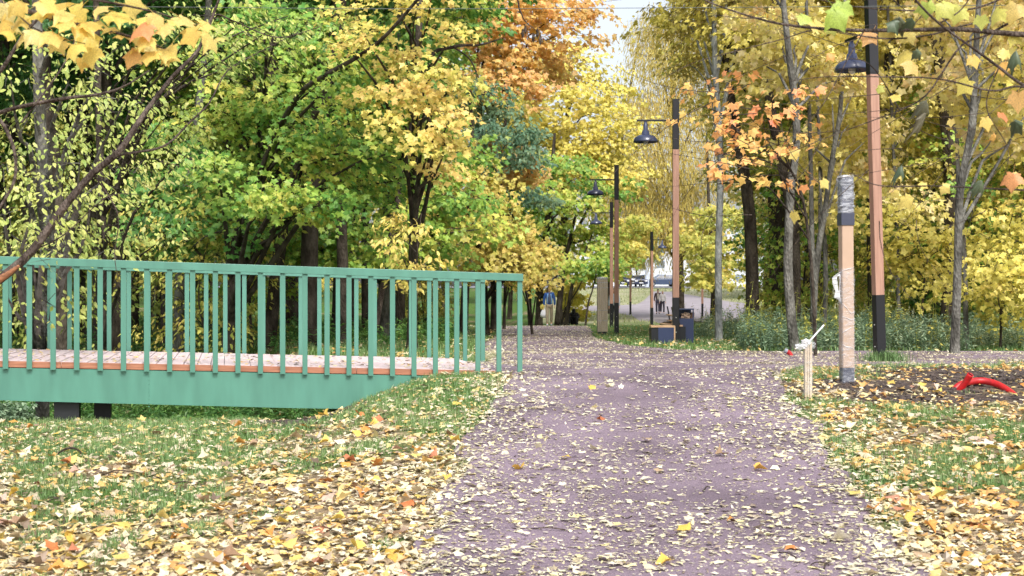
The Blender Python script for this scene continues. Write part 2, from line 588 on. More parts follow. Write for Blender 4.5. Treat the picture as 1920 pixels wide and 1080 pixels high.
def strip_sheet(name, ys, xl, xr, nx, dz):
    ys = np.asarray(ys)
    t = np.linspace(0, 1, nx)
    X = xl[:, None] * (1 - t) + xr[:, None] * t
    Y = np.broadcast_to(ys[:, None], X.shape)
    Z = gz(X, Y) + dz
    edge = (t[None, :] == 0) | (t[None, :] == 1)
    Z = np.where(edge, Z - dz - 0.03, Z)
    V = np.stack([X, Y, Z], -1).reshape(-1, 3)
    ny = len(ys)
    i = (np.arange(ny - 1)[:, None] * nx + np.arange(nx - 1)[None, :]).ravel()
    return fast_mesh(name, V, np.stack([i, i + 1, i + nx + 1, i + nx], -1))


ys = np.concatenate([np.arange(4.5, 30, 0.12), np.arange(30, 61.5, 0.5)])
jl = 0.10 * (vnoise(ys, ys * 0, 2.1, 3) - .5) * 2 + .05 * (vnoise(ys, ys * 0, 7.3, 13) - .5)
jr = 0.12 * (vnoise(ys, ys * 0, 2.3, 4) - .5) * 2 + .06 * (vnoise(ys, ys * 0, 6.7, 14) - .5)
path = link("path", strip_sheet("path", ys, path_l(ys) + jl, path_r(ys) + jr, 90, 0.022), None, M['path'])
tag(path, kind='structure', label="mauve crushed stone path covered with fallen leaves")
# far footpath on the slope by the parked cars
fy = [80.0, 84.0, 95, 103, 108, 112, 116, 125, 138, 152]
fl = [px for px in (1240, 1195, 1185, 1150, 1070, 1060, 1190, 1205, 1215, 1225)]
fr = [px for px in (1420, 1420, 1420, 1420, 1420, 1420, 1420, 1360, 1300, 1262)]
ys2 = np.arange(80, 152, 1.0)
xl2 = (np.interp(ys2, fy, fl) - 960) / F * ys2
xr2 = (np.interp(ys2, fy, fr) - 960) / F * ys2
fp = link("far_path", strip_sheet("far_path", ys2, xl2, xr2, 40, 0.06), None, M['far_path'])
tag(fp, kind='structure', label="distant grey footpath climbing towards the parked cars")
M['asphalt'] = simple("asphalt", lin(120, 120, 124), 0.9, noise=0.2, nscale=4)
road = link("road", strip_sheet("road", np.arange(176, 212, 2.0), np.full(18, -60.0), np.full(18, 120.0), 30, 0.08), None, M['asphalt'])
tag(road, kind='structure', label="distant car park strip behind the slope")

# ------------------------------------------------------------ leaves
MAPLE10 = []
tips = [(0, 1.0), (62, 0.86), (128, 0.55), (232, 0.55), (298, 0.86)]
notch = [(31, 0.58), (95, 0.46), (180, 0.12), (265, 0.46), (329, 0.58)]
for (a, r), (b_, s) in zip(tips, notch):
    MAPLE10 += [(r * math.sin(R(a)), r * math.cos(R(a))), (s * math.sin(R(b_)), s * math.cos(R(b_)))]
MAPLE10 = np.array(MAPLE10)
MAPLE26 = []
for (a, r), (b_, s) in zip(tips, [(31, .66), (95, .56), (180, .16), (265, .56), (329, .66)]):
    for da, rr in ((-15, 0.74), (-8, 0.84), (0, 1.0), (8, 0.84), (15, 0.74)):
        q = r * rr
        MAPLE26.append((q * math.sin(R(a + da)), q * math.cos(R(a + da))))
    MAPLE26.append((s * math.sin(R(b_)), s * math.cos(R(b_))))
MAPLE26 = np.array(MAPLE26)
LEAF6 = np.array([(0, 1.0), (.34, .35), (.28, -.25), (0, -.5), (-.28, -.25), (-.34, .35)])
LEAF4 = np.array([(0, 1.0), (.26, .1), (0, -.6), (-.26, .1)])
NARROW = np.array([(0, 1.0), (.13, .0), (0, -.8), (-.13, .0)])
OVAL6 = np.array([(0, .9), (.45, .45), (.42, -.3), (0, -.7), (-.42, -.3), (-.45, .45)])


def leaves(pos, T, N, size, outline, rg, curl=0.25, fold=0.2, attr=None, fan=True):
    """pos (n,3), T tip dir, N normal dir; size (n,). Returns verts, tri faces, attributes"""
    n = len(pos); m = len(outline)
    T = unit(T); S = unit(np.cross(T, N)); Nn = np.cross(S, T)
    ox, oy = outline[:, 0], outline[:, 1]
    cu = (rg.normal(0, 1, (n, 1)) * 0.6 + 0.6) * curl
    fo = rg.normal(0, 1, (n, 1)) * fold
    tw = rg.normal(0, 1, (n, 1)) * fold
    oz = -cu * (ox ** 2 + oy ** 2)[None] + fo * np.abs(ox)[None] + tw * (ox * oy)[None]
    sx = (0.85 + 0.3 * rg.random((n, 1)))
    V = pos[:, None, :] + size[:, None, None] * (S[:, None, :] * (ox[None] * sx)[..., None] + T[:, None, :] * oy[None, :, None] + Nn[:, None, :] * oz[..., None])
    if fan and m > 4:
        V = np.concatenate([pos[:, None, :], V], 1)
        f = np.array([(0, 1 + i, 1 + (i + 1) % m) for i in range(m)])
        k = m + 1
    else:
        f = np.array([(0, i, i + 1) for i in range(1, m - 1)]); k = m
    Fa = (f[None] + (np.arange(n) * k)[:, None, None]).reshape(-1, 3)
    A = np.repeat(attr, k, axis=0) if attr is not None else None
    return V.reshape(-1, 3), Fa, A


def crown_mesh(name, clusters, per, lsize, outline, rg, centre, spray=14, srad=0.42, droop=0.55, hang=0.0, curl=0.25, tip_twigs=True):
    """clusters: list of (centre(3), radii(3), weight). Returns leaf mesh and twig polylines."""
    pos = []; T = []; N = []; att = []; tw = []
    lsize = lsize * .82; per = per * 1.32; srad = srad * .92
    for c, rad, wgt in clusters:
        c = np.asarray(c, float); rad = np.asarray(rad, float)
        tone = rg.random()
        K = max(1, int(per * wgt / spray))
        q = rg.normal(0, 1, (K, 3)); q = unit(q) * (rg.random((K, 1)) ** 0.45) * rad
        sc_ = c + q
        out = unit((sc_ - centre) * np.array([1, 1, 0.25]) + rg.normal(0, 0.35, (K, 3)))
        out[:, 2] = out[:, 2] * 0.3 - droop * 0.35
        out = unit(out)
        side = unit(np.cross(out, np.array([0, 0, 1.0])))
        upn = np.cross(side, out)
        r_ = srad * (0.6 + 0.7 * rg.random((K, 1)))
        n = spray
        a = (rg.random((K, n)) - 0.5) * 1.7
        b = (rg.random((K, n)) - 0.5) * 2.0
        th = rg.normal(0, 0.10, (K, n))
        P = sc_[:, None, :] + out[:, None, :] * (a * r_)[..., None] + side[:, None, :] * (b * r_ * (1 - 0.3 * np.abs(a)))[..., None] + upn[:, None, :] * (th * r_ * 2 - 0.25 * (a ** 2 + b ** 2) * r_ * droop)[..., None]
        if hang > 0:
            P[..., 2] -= hang * rg.random((K, n)) ** 1.2
        Tt = out[:, None, :] * 0.6 + side[:, None, :] * (b * 0.8)[..., None] + np.array([0, 0, -1.0]) * (droop + hang) + rg.normal(0, 0.35, (K, n, 3))
        Nn = out[:, None, :] * 0.55 + np.array([0, 0, 1.0]) * 0.7 + rg.normal(0, 0.38, (K, n, 3))
        pos.append(P.reshape(-1, 3)); T.append(Tt.reshape(-1, 3)); N.append(Nn.reshape(-1, 3))
        tk = np.clip(tone * 0.6 + 0.4 * rg.random((K, 1)) + 0.12 * q[:, 2:3] / max(rad[2], .1), 0, 1)
        at = np.stack([np.broadcast_to(tk, (K, n)), rg.random((K, n)), rg.random((K, n))], -1)
        att.append(at.reshape(-1, 3))
        tw.append(np.stack([np.broadcast_to(c, (K, 3)) * 0.6 + sc_ * 0.4 + rg.normal(0, .06, (K, 3)), sc_ - out * r_ * 0.5 + np.array([0, 0, .02]), sc_ + out * r_ * 0.7 - np.array([0, 0, .05])], 1))
    pos = np.concatenate(pos); T = np.concatenate(T); N = np.concatenate(N); att = np.concatenate(att)
    size = lsize * (0.5 + 0.85 * rg.random(len(pos)))
    V, Fa, A = leaves(pos, T, N, size, outline, rg, curl=curl, attr=att)
    me = fast_mesh(name, V, Fa, False, A)
    return me, np.concatenate(tw)


def limb_to(p0, p1, rg, n=6, sag=0.12):
    p0 = np.asarray(p0, float); p1 = np.asarray(p1, float)
    t = np.linspace(0, 1, n)[:, None]
    L_ = np.linalg.norm(p1 - p0)
    P = p0 * (1 - t) + p1 * t
    # rise first then spread
    P[:, 2] += np.sin(t[:, 0] * math.pi) * L_ * sag
    P[1:-1] += rg.normal(0, 0.022 * L_, (n - 2, 3))
    return spline(P[[0, 2, 3, 5]], n)


def wood_mesh(name, trunk, tr, clusters, twigs, rg, twig_r=0.006, stems=None, tsides=10, limb_scale=1.0):
    parts = []
    n = 18
    P = spline(trunk, n)
    rr = np.interp(np.linspace(0, 1, n), np.linspace(0, 1, len(tr)), tr)
    rr = rr * .84
    rr[0] *= 1.35
    rr[1] *= 1.08
    V, Q = tubes(P[None], rr[None], tsides)
    parts.append((V, Q))
    for s_pts, s_r in (stems or []):
        P2 = spline(s_pts, n)
        r2 = np.interp(np.linspace(0, 1, n), np.linspace(0, 1, len(s_r)), s_r)
        parts.append(tubes(P2[None], r2[None], 8))
    LP = []; LR = []
    for c, rad, wgt in clusters:
        c = np.asarray(c, float)
        dz = c[2] - np.linalg.norm((c - P)[:, :2], axis=1).min() * 0.7
        i = int(np.argmin(np.abs(P[:, 2] - max(dz, P[0, 2] + 0.15 * (P[-1, 2] - P[0, 2])))))
        LP.append(limb_to(P[i], c, rg)); r0 = min(rr[i] * 0.55, 0.02 + 0.012 * np.linalg.norm(c - P[i])) * limb_scale
        LR.append(np.linspace(r0, 0.008, 6))
    if LP:
        parts.append(tubes(np.array(LP), np.array(LR), 5))
    if twigs is not None and len(twigs):
        parts.append(tubes(twigs, np.tile(np.array([twig_r, twig_r * 0.7, twig_r * 0.3]), (len(twigs), 1)), 3))
    V, Q = merge(parts)
    return fast_mesh(name, V, Q, True)


def generic_tree(seed, h=12.0, base=2.6, rad=3.0, ncl=26, per=300, lsize=0.15, outline=MAPLE10, r0=0.16, lean=0.5, **kw):
    rg = np.random.default_rng(seed)
    trunk = [(0, 0, -0.3), (rg.normal(0, .08), rg.normal(0, .08), h * .2), (rg.normal(0, .2), rg.normal(0, .2), h * .45), (rg.normal(0, .4) * lean, rg.normal(0, .4) * lean, h * .72), (rg.normal(0, .6) * lean, rg.normal(0, .6) * lean, h * .97)]
    TP = spline(trunk, 30)
    cl = []
    for i in range(ncl):
        f = (i + rg.random()) / ncl
        z = base + (h - base) * f
        pr = rad * (0.55 + 0.45 * math.sin(math.pi * min(1, f * 1.15))) * (0.35 + 0.65 * rg.random() ** 0.6)
        if f > 0.85: pr *= 0.5
        a = i * 2.399 + rg.normal(0, .4)
        k = int(np.argmin(np.abs(TP[:, 2] - z)))
        cr = 0.65 + 0.55 * rg.random()
        cl.append(((TP[k, 0] + pr * math.cos(a), TP[k, 1] + pr * math.sin(a), z), (cr * 1.25, cr * 1.25, cr * 0.6), 0.6 + 0.8 * rg.random()))
    centre = np.array([0, 0, base + (h - base) * 0.45])
    cm, tw = crown_mesh("crown", cl, per, lsize, outline, rg, centre, **kw)
    wm = wood_mesh("trunk", trunk, [r0, r0 * .85, r0 * .62, r0 * .35, 0.02], cl, tw, rg)
    return wm, cm


def bush(seed, h=2.4, rad=1.2, ncl=14, per=160, lsize=0.09, outline=LEAF6, **kw):
    rg = np.random.default_rng(seed)
    cl = []; stems = []
    for i in range(ncl):
        a = i * 2.399; f = (i + 0.5) / ncl
        z = 0.35 + (h - 0.35) * f
        pr = rad * (0.3 + 0.7 * rg.random()) * (1.1 - 0.6 * f)
        c = (pr * math.cos(a), pr * math.sin(a), z)
        cl.append((c, (0.5, 0.5, 0.35), 1.0))
        if i % 2 == 0:
            stems.append(([(rg.normal(0, .12), rg.normal(0, .12), -.1), (c[0] * .4, c[1] * .4, z * .5), c], [.022, .014, .005]))
    cm, tw = crown_mesh("crown", cl, per, lsize, outline, rg, np.array([0, 0, h * .4]), srad=0.28, **kw)
    wm = wood_mesh("trunk", [(0, 0, -.2), (0.05, 0, h * .4), (0.1, 0.05, h * .8), (0.1, 0.1, h)], [.03, .02, .012, .005], cl, tw, rg, stems=stems, tsides=6)
    return wm, cm


VAR = {}
VAR['maple_a'] = generic_tree(11, 12.5, 3.0, 3.2, 30, 300, 0.125)
VAR['maple_b'] = generic_tree(12, 14.0, 4.6, 3.0, 26, 300, 0.13)
VAR['maple_c'] = generic_tree(13, 10.0, 2.0, 2.6, 26, 260, 0.12)
VAR['tall'] = generic_tree(14, 15.0, 6.0, 2.6, 22, 280, 0.13, r0=0.2)
VAR['ash'] = generic_tree(15, 9.5, 1.9, 2.4, 26, 300, 0.085, outline=LEAF6, r0=0.11)
VAR['willow'] = generic_tree(16, 16.0, 4.0, 3.6, 34, 560, 0.11, outline=NARROW, r0=0.22, spray=16, srad=0.6, hang=1.3)
VAR['sapling'] = generic_tree(17, 5.5, 0.9, 1.5, 20, 150, 0.10, r0=0.035, lean=0.4)
VAR['sapling_b'] = generic_tree(18, 4.5, 0.7, 1.3, 16, 150, 0.09, outline=LEAF6, r0=0.03, lean=0.5)
VAR['bush'] = bush(19)
VAR['bush_b'] = bush(20, 3.2, 1.5, 18, 170, 0.10, MAPLE10)


def plant(kind, px, d, scale=1.0, rot=0.0, pal='green', bark='bark_dark', name='maple_tree', label=None, cat='tree', group=None, zs=1.0, dz=0.0):
    x, y, z = G(px, d)
    root = empty(name, (x, y, z + dz), rot, label=label, cat=cat, group=group)
    root.scale = (scale, scale, scale * zs)
    wm, cm = VAR[kind]
    for nm, me, mt in (('trunk', wm, M[bark]), ('crown', cm, L[pal])):
        o = link(nm, me, root)
        if len(me.materials) == 0: me.materials.append(mt)
        o.material_slots[0].link = 'OBJECT'
        o.material_slots[0].material = mt
        if nm == 'crown': o['kind'] = 'stuff'
    return root


# ---------------- hero trees: trunk traced, foliage clusters set where the photograph has them
def hero(name, label, trunk, tr, cls, pal, bark='bark_dark', per=170, lsize=0.11, outline=MAPLE10, seed=1, cat='tree', group=None, stems=None, centre=None, **kw):
    """trunk: [(px,py,d)], first point gets put on the ground. cls: [(px,py,d,radius_m,weight)]"""
    rg = np.random.default_rng(seed)
    P = np.array([W(*t) for t in trunk])
    base = np.array([P[0, 0], P[0, 1], gzf(P[0, 0], P[0, 1])])
    if P[0, 2] > base[2] + 0.25:   # traced start floats: extend to the ground
        P = np.concatenate([[base + np.array([0, 0, -0.15])], P])
    else:
        P[0] = base + np.array([0, 0, -0.15])
    base0 = P[0].copy(); base0[2] += 0.15
    root = empty(name, tuple(base0), 0, label=label, cat=cat, group=group)
    P = P - base0
    C_ = []
    for px, py, d, r_, w_ in cls:
        C_.append((W(px, py, d) - base0, (r_ * 1.25, r_ * 1.1, r_ * 0.62), w_))
    cen = P[-1] * 0.55 if centre is None else W(*centre) - base0
    cm, tw = crown_mesh("crown", C_, per, lsize, outline, rg, cen, **kw)
    st = None
    if stems:
        st = [([W(*p) - base0 for p in s], r_) for s, r_ in stems]
    wm = wood_mesh("trunk", P, tr, C_, tw, rg, stems=st)
    a = link("trunk", wm, root, M[bark])
    b = link("crown", cm, root, L[pal]); b['kind'] = 'stuff'
    return root

rnd = random.Random(5)


def cl(s, d, r, w=1.0, dj=1.5):
    """'x,y x,y ...' -> clusters round depth d"""
    out = []
    for t in s.split():
        x, y = t.split(',')
        out.append((float(x), float(y), d + rnd.uniform(-dj, dj), r * rnd.uniform(.8, 1.25), w))
    return out


# left wood
hero('maple_tree', "double-trunked maple above the middle of the bridge rail with bright green to yellow leaf layers",
     [(425, 700, 27), (440, 480, 27), (482, 300, 27), (506, 180, 27), (520, -150, 27)], [.17, .15, .13, .11, .06],
     cl("480,170 560,200 620,240 700,210 470,300 540,290 600,300 660,330 520,370 700,280 420,210 380,240 450,390 610,150 670,110 560,110 740,150 735,340 520,60 440,90 600,40 560,390 620,380 400,310 760,280 500,20 640,280 580,250 510,230", 25, .62),
     'maple', seed=31, per=190, lsize=.105, stems=[([(508, 270, 26.5), (560, 178, 24), (612, 140, 23), (668, 108, 22.5), (720, 70, 22), (795, -15, 21)], [.06, .045, .04, .035, .03, .02]), ([(500, 700, 28), (520, 500, 28), (548, 330, 28), (610, 130, 28), (640, -80, 28)], [.14, .13, .1, .07, .05])])
hero('maple_tree', "maple with golden yellow leaves hanging above the right half of the bridge rail",
     [(772, 660, 25), (775, 480, 25), (778, 300, 25), (783, 120, 25), (792, -120, 25)], [.11, .10, .09, .08, .05],
     cl("700,60 760,100 820,130 790,200 845,220 740,230 800,270 720,130 850,60 780,20 660,30 830,320 640,80 810,-30 860,150 730,-20 700,180 770,160 835,260 815,180", 23, .30, 1.0, 1),
     'gold', seed=32, per=75, lsize=.10)
hero('ash_leaved_tree', "slender grey trunk at the left edge under pale yellow-green narrow leaves",
     [(80, 690, 19), (88, 420, 19), (76, 250, 19), (70, 60, 19), (66, -120, 19)], [.12, .11, .10, .09, .06],
     cl("20,150 60,210 130,150 30,290 90,330 150,300 60,400 130,420 20,440 180,200 240,180 10,360 170,370 220,320 100,100 200,110 60,480 140,480 10,550 100,560", 17, .45),
     'pale', bark='bark_grey', seed=33, per=62, lsize=.07, outline=LEAF6)
hero('ash_leaved_tree', "thin dark trunk with drooping pale leaves, second from the left edge",
     [(190, 690, 22), (192, 420, 22), (186, 250, 22), (180, 0, 22), (176, -150, 22)], [.09, .08, .07, .06, .04],
     cl("200,440 250,400 270,300 300,230 220,260 340,180 400,110 330,90 260,120 160,250 300,30 380,40 450,40 290,460 240,350 350,290 450,120 500,60 540,30", 20, .48),
     'pale', seed=34, per=66, lsize=.07, outline=LEAF6)
hero('maple_tree', "dark green maple with two leaning grey trunks left of the double-trunked one",
     [(330, 700, 29), (345, 420, 29), (362, 280, 29), (385, 100, 29), (400, -150, 29)], [.15, .14, .12, .10, .06],
     cl("300,360 350,400 420,430 380,330 280,420 330,460 430,370 240,340 300,260 410,300", 27, .62),
     'green', bark='bark_grey', seed=35, per=130, lsize=.12)
hero('maple_tree', "green maple with a thick grey trunk behind the right part of the railing",
     [(718, 645, 33), (722, 480, 33), (730, 320, 33), (742, 120, 33), (750, -120, 33)], [.17, .16, .14, .11, .07],
     cl("640,420 700,440 760,400 820,420 880,380 650,480 560,440 600,470 820,470 700,370 840,360 900,430 780,460 720,480 560,480 500,470 760,300 820,250 700,250 860,180 780,180 840,90 760,80 880,280 720,150 870,20 800,0 690,60 820,330", 31, .7),
     'maple', bark='bark_grey', seed=36, per=190, lsize=.12)
hero('maple_sapling', "small maple with a spray of orange-yellow leaves hanging just over the bridge rail",
     [(776, 655, 22), (778, 560, 22), (782, 470, 22), (790, 400, 22)], [.025, .02, .015, .008],
     cl("735,460 770,500 720,430 800,500 745,410 780,440 755,530", 21.5, .26, 1.0, .5),
     'gold', seed=37, per=60, lsize=.085, outline=LEAF6, srad=.25)
hero('maple_tree', "olive and gold maple whose layers slope down beyond the end of the railing",
     [(912, 640, 38), (905, 480, 38), (890, 330, 38), (880, 150, 38)], [.12, .10, .08, .05],
     cl("850,350 900,380 940,420 960,460 985,490 900,460 860,430 920,330 940,500 880,500 980,520 850,290 820,400", 36, .75),
     'gold', seed=38, per=190, lsize=.12)
hero('maple_tree', "small maple with burnt gold leaves right above the end of the railing",
     [(1000, 635, 40), (985, 540, 40), (960, 460, 40)], [.05, .04, .02],
     cl("930,440 960,430 985,455 965,480 945,460 1000,480 975,505", 37, .38),
     'gold', seed=39, per=170, lsize=.12)
hero('maple_tree', "tall maple with orange leaves at the top centre",
     [(868, 640, 44), (880, 420, 44), (900, 200, 44), (930, -100, 44)], [.16, .14, .11, .07],
     cl("900,20 950,60 1000,40 960,120 1010,100 920,100 1060,60 985,160 940,-30 1040,0 905,60 1000,-20 960,10 1080,20 1040,130 930,160", 42, .95),
     'orange', seed=40, per=260, lsize=.15)
hero('bluish_leaved_tree', "tree with bluish green foliage in patches below the orange crown",
     [(925, 635, 46), (930, 420, 46), (945, 260, 46), (955, 120, 46)], [.12, .10, .07, .04],
     cl("930,210 965,245 900,225 985,370 1010,375 950,260 975,285 900,180 940,300 880,160 1000,300 910,250 990,250 895,210", 40, .6),
     'teal', seed=41, per=170, lsize=.12, outline=LEAF6)
hero('maple_tree', "small tree with orange foliage below the bluish patch",
     [(945, 630, 50), (950, 450, 50), (965, 320, 50)], [.07, .05, .03],
     cl("930,275 965,310 990,330 950,335", 41, .5),
     'orange', seed=42, per=200, lsize=.13)
hero('maple_tree', "large bright yellow maple in the centre background below the sky gap",
     [(1052, 612, 72), (1058, 420, 72), (1062, 280, 72), (1066, 130, 72)], [.25, .22, .16, .08],
     cl("990,190 1040,150 1090,170 1130,200 1160,240 1060,230 1010,260 1110,270 1150,310 970,290 1050,310 1090,330 1030,110 1080,110 1140,270 990,330 1170,330 1120,160 1000,240 960,230", 70, 1.7, 1.0, 3),
     'yellow', seed=43, per=420, lsize=.19, spray=16, srad=.7)
hero('maple_tree', "green-yellow maple clump with many dark stems where the path bends away",
     [(1010, 616, 64), (1015, 500, 64), (1030, 380, 64), (1040, 250, 64)], [.2, .18, .14, .07],
     cl("960,380 1010,360 1060,370 1110,390 950,440 1000,430 1050,440 1100,450 1140,430 1020,490 1080,500 1120,500 970,510 1030,310 1090,330 1150,360 1140,480", 62, 1.25, 1.0, 2.5),
     'maple', seed=44, per=300, lsize=.17, spray=16, srad=.55,
     stems=[([(1045, 616, 63), (1052, 540, 63), (1062, 480, 63), (1080, 400, 63)], [.16, .13, .1, .05]),
            ([(1060, 616, 62), (1072, 540, 62), (1086, 500, 62), (1110, 440, 62)], [.10, .08, .05, .03]),
            ([(995, 616, 66), (992, 540, 66), (1000, 460, 66), (990, 400, 66)], [.12, .10, .08, .05]),
            ([(1097, 616, 60), (1103, 570, 60), (1112, 540, 60), (1120, 500, 60)], [.05, .04, .03, .02])])
hero('maple_sapling', "small yellow-leaved tree between the walking man and the wrapped slab",
     [(1052, 614, 66), (1060, 580, 66), (1085, 540, 66), (1100, 500, 66)], [.06, .05, .04, .02],
     cl("1075,530 1090,555 1070,570 1085,590 1095,525 1065,545", 68, .55, 1.0, 1),
     'yellow', seed=45, per=110, lsize=.17)
hero('willow_tree', "tall ochre willow hanging over the lamps, right of the sky gap",
     [(1276, 600, 92), (1274, 450, 92), (1262, 250, 92), (1262, 40, 92), (1270, -120, 92)], [.3, .26, .2, .14, .08],
     cl("1200,250 1240,200 1290,180 1310,260 1260,290 1210,330 1290,340 1240,380 1310,400 1170,300 1180,350 1270,100 1300,60 1230,110 1320,140 1250,30 1310,-20 1190,400 1285,420 1330,320 1340,200 1195,180 1220,440 1215,60 1335,60", 88, 2.0, 1.0, 4),
     'ochre', seed=46, per=1350, lsize=.2, outline=NARROW, spray=18, srad=.9, hang=1.7)
hero('willow_tree', "sparse ochre willow crown left of the nearest hanging lamp, in the distance",
     [(1141, 595, 100), (1142, 480, 100), (1160, 300, 100), (1200, 60, 100)], [.22, .2, .14, .06],
     cl("1130,330 1150,380 1160,290 1140,430 1180,260 1180,470", 98, 1.6, 1.0, 4),
     'ochre', seed=47, per=520, lsize=.2, outline=NARROW, spray=18, srad=.9, hang=1.5)
hero('maple_tree', "low-hanging yellow-green maple right of the pole with the bin, in the distance",
     [(1336, 600, 84), (1338, 500, 84), (1330, 400, 84), (1325, 250, 84)], [.2, .17, .12, .06],
     cl("1300,460 1325,490 1340,470 1370,500 1350,520 1300,440 1330,515 1380,460 1330,410 1370,400", 80, 1.25, 1.0, 3),
     'olive', seed=48, per=260, lsize=.2, srad=.6)
hero('maple_tree', "yellow-green maple behind the two close lamp posts, in the distance",
     [(1132, 598, 90), (1136, 500, 90), (1150, 400, 90), (1160, 320, 90)], [.18, .16, .12, .06],
     cl("1150,470 1175,470 1190,450 1140,510 1165,430 1130,480 1200,420 1150,495", 84, 1.15, 1.0, 3),
     'olive', seed=49, per=240, lsize=.2, srad=.6)

# right wood
hero('birch_tree', "straight pale grey trunk right of the litter bin, the palest in the wood",
     [(1348, 640, 30), (1347, 480, 30), (1351, 300, 30), (1341, 120, 30), (1337, -120, 30)], [.095, .088, .08, .072, .05],
     cl("1300,60 1360,20 1400,90 1290,120 1380,-20 1420,40 1310,-10 1280,30", 33, .6),
     'ochre', bark='bark_pale', seed=50, per=220, lsize=.08, outline=LEAF6)
hero('maple_tree', "curving grey-green trunk behind the wrapped stake",
     [(1492, 650, 24), (1478, 520, 24), (1482, 370, 24), (1494, 240, 24), (1478, 90, 24), (1462, -60, 24)], [.105, .095, .085, .08, .065, .05],
     cl("1440,40 1500,80 1430,120 1540,120 1480,150 1560,60 1520,20 1580,150 1420,-20", 26, .5),
     'right', bark='bark_grey', seed=51, per=230, lsize=.11)
hero('maple_sapling', "young maple with orange and red leaves between the pale trunk and the curving one",
     [(1530, 650, 21.5), (1520, 480, 21.5), (1490, 330, 21.5), (1400, 260, 21), (1345, 215, 21)], [.03, .03, .025, .015, .005],
     cl("1345,290 1370,240 1400,255 1440,265 1380,195 1460,290 1352,165 1345,345 1410,205 1395,290 1475,330 1430,220 1340,250 1320,200 1500,250 1400,160 1450,170 1360,320 1420,330 1490,220", 20.5, .34, 1.0, .8),
     'red', seed=52, per=12, lsize=.12, spray=5, srad=.3)
hero('maple_tree', "several thin grey stems in a clump directly left of the wrapped lamp post",
     [(1523, 655, 26), (1530, 500, 26), (1546, 400, 26), (1560, 300, 26), (1578, 180, 26), (1586, -80, 26)], [.08, .07, .06, .055, .05, .04],
     cl("1560,190 1600,230 1540,250 1620,160 1580,290 1640,250 1540,330 1600,350 1510,280 1560,400 1620,320", 28, .52),
     'right', bark='bark_grey', seed=53, per=230, lsize=.11,
     stems=[([(1528, 655, 26), (1523, 480, 26), (1520, 300, 26), (1512, 0, 26)], [.06, .05, .04, .03]),
            ([(1545, 650, 27), (1548, 500, 27), (1540, 350, 27), (1530, 120, 27)], [.05, .045, .04, .02])])
hero('maple_tree', "thin straight grey trunk just right of the tall lamp post",
     [(1686, 640, 30), (1682, 450, 30), (1676, 300, 30), (1668, 100, 30), (1660, -100, 30)], [.055, .05, .045, .04, .03],
     cl("1690,180 1740,230 1700,290 1760,320 1680,350 1730,390 1780,200 1720,120 1660,60 1760,100", 30, .55),
     'right', bark='bark_grey', seed=54, per=240, lsize=.11)
hero('maple_tree', "bent grey trunk at the right, its foot at the edge of the side path",
     [(1789, 662, 22.5), (1796, 500, 22.5), (1800, 360, 22.5), (1822, 240, 22.5), (1830, 100, 22.5), (1840, -80, 22.5)], [.09, .08, .075, .07, .06, .045],
     cl("1780,60 1850,100 1890,180 1830,200 1880,60 1780,150 1920,120 1860,260 1910,260 1820,20 1900,-10 1750,20 1940,200", 24, .48),
     'right', bark='bark_grey', seed=55, per=220, lsize=.11,
     stems=[([(1812, 655, 25), (1808, 480, 25), (1797, 330, 25), (1790, 100, 25)], [.05, .045, .04, .025])])
hero('maple_tree', "dark trunk leaning left behind the bent grey trunk",
     [(1850, 630, 36), (1838, 520, 36), (1822, 430, 36), (1800, 300, 36), (1790, 100, 36)], [.17, .15, .13, .1, .07],
     cl("1850,300 1900,340 1800,340 1920,400 1860,390 1780,420 1940,300 1820,270", 34, .8),
     'yellow', seed=56, per=300, lsize=.13)
hero('maple_sapling', "low yellow maple spreading over the weeds behind the tall lamp post",
     [(1735, 650, 27), (1730, 560, 27), (1740, 480, 27)], [.03, .025, .012],
     cl("1680,430 1720,450 1760,470 1700,500 1740,520 1790,500 1680,480 1660,400 1780,440 1760,540 1640,470", 26.5, .42, 1.0, 1),
     'yellow', seed=57, per=115, lsize=.095)
hero('maple_sapling', "low yellow maple at the right edge above the weeds",
     [(1875, 655, 25), (1880, 560, 25), (1890, 470, 25)], [.03, .025, .012],
     cl("1860,450 1900,480 1930,440 1880,530 1920,540 1850,500 1900,400 1940,500 1840,560 1890,580", 24.5, .40, 1.0, 1),
     'yellow', seed=58, per=110, lsize=.095)

# prototype planted woods (individuals sharing meshes)
TG1 = 'maples filling the wood left of the path'
TG2 = 'maples filling the wood right of the path'
rg = np.random.default_rng(77)
taken = []


def free(x, y, r):
    for a, b in taken:
        if (a - x) ** 2 + (b - y) ** 2 < r * r: return False
    taken.append((x, y)); return True


PALW = dict(green='green', maple='green and yellow', deep='deep green', olive='olive', yellow='yellow', right='pale gold', ochre='ochre', pale='pale yellow-green', gold='golden')


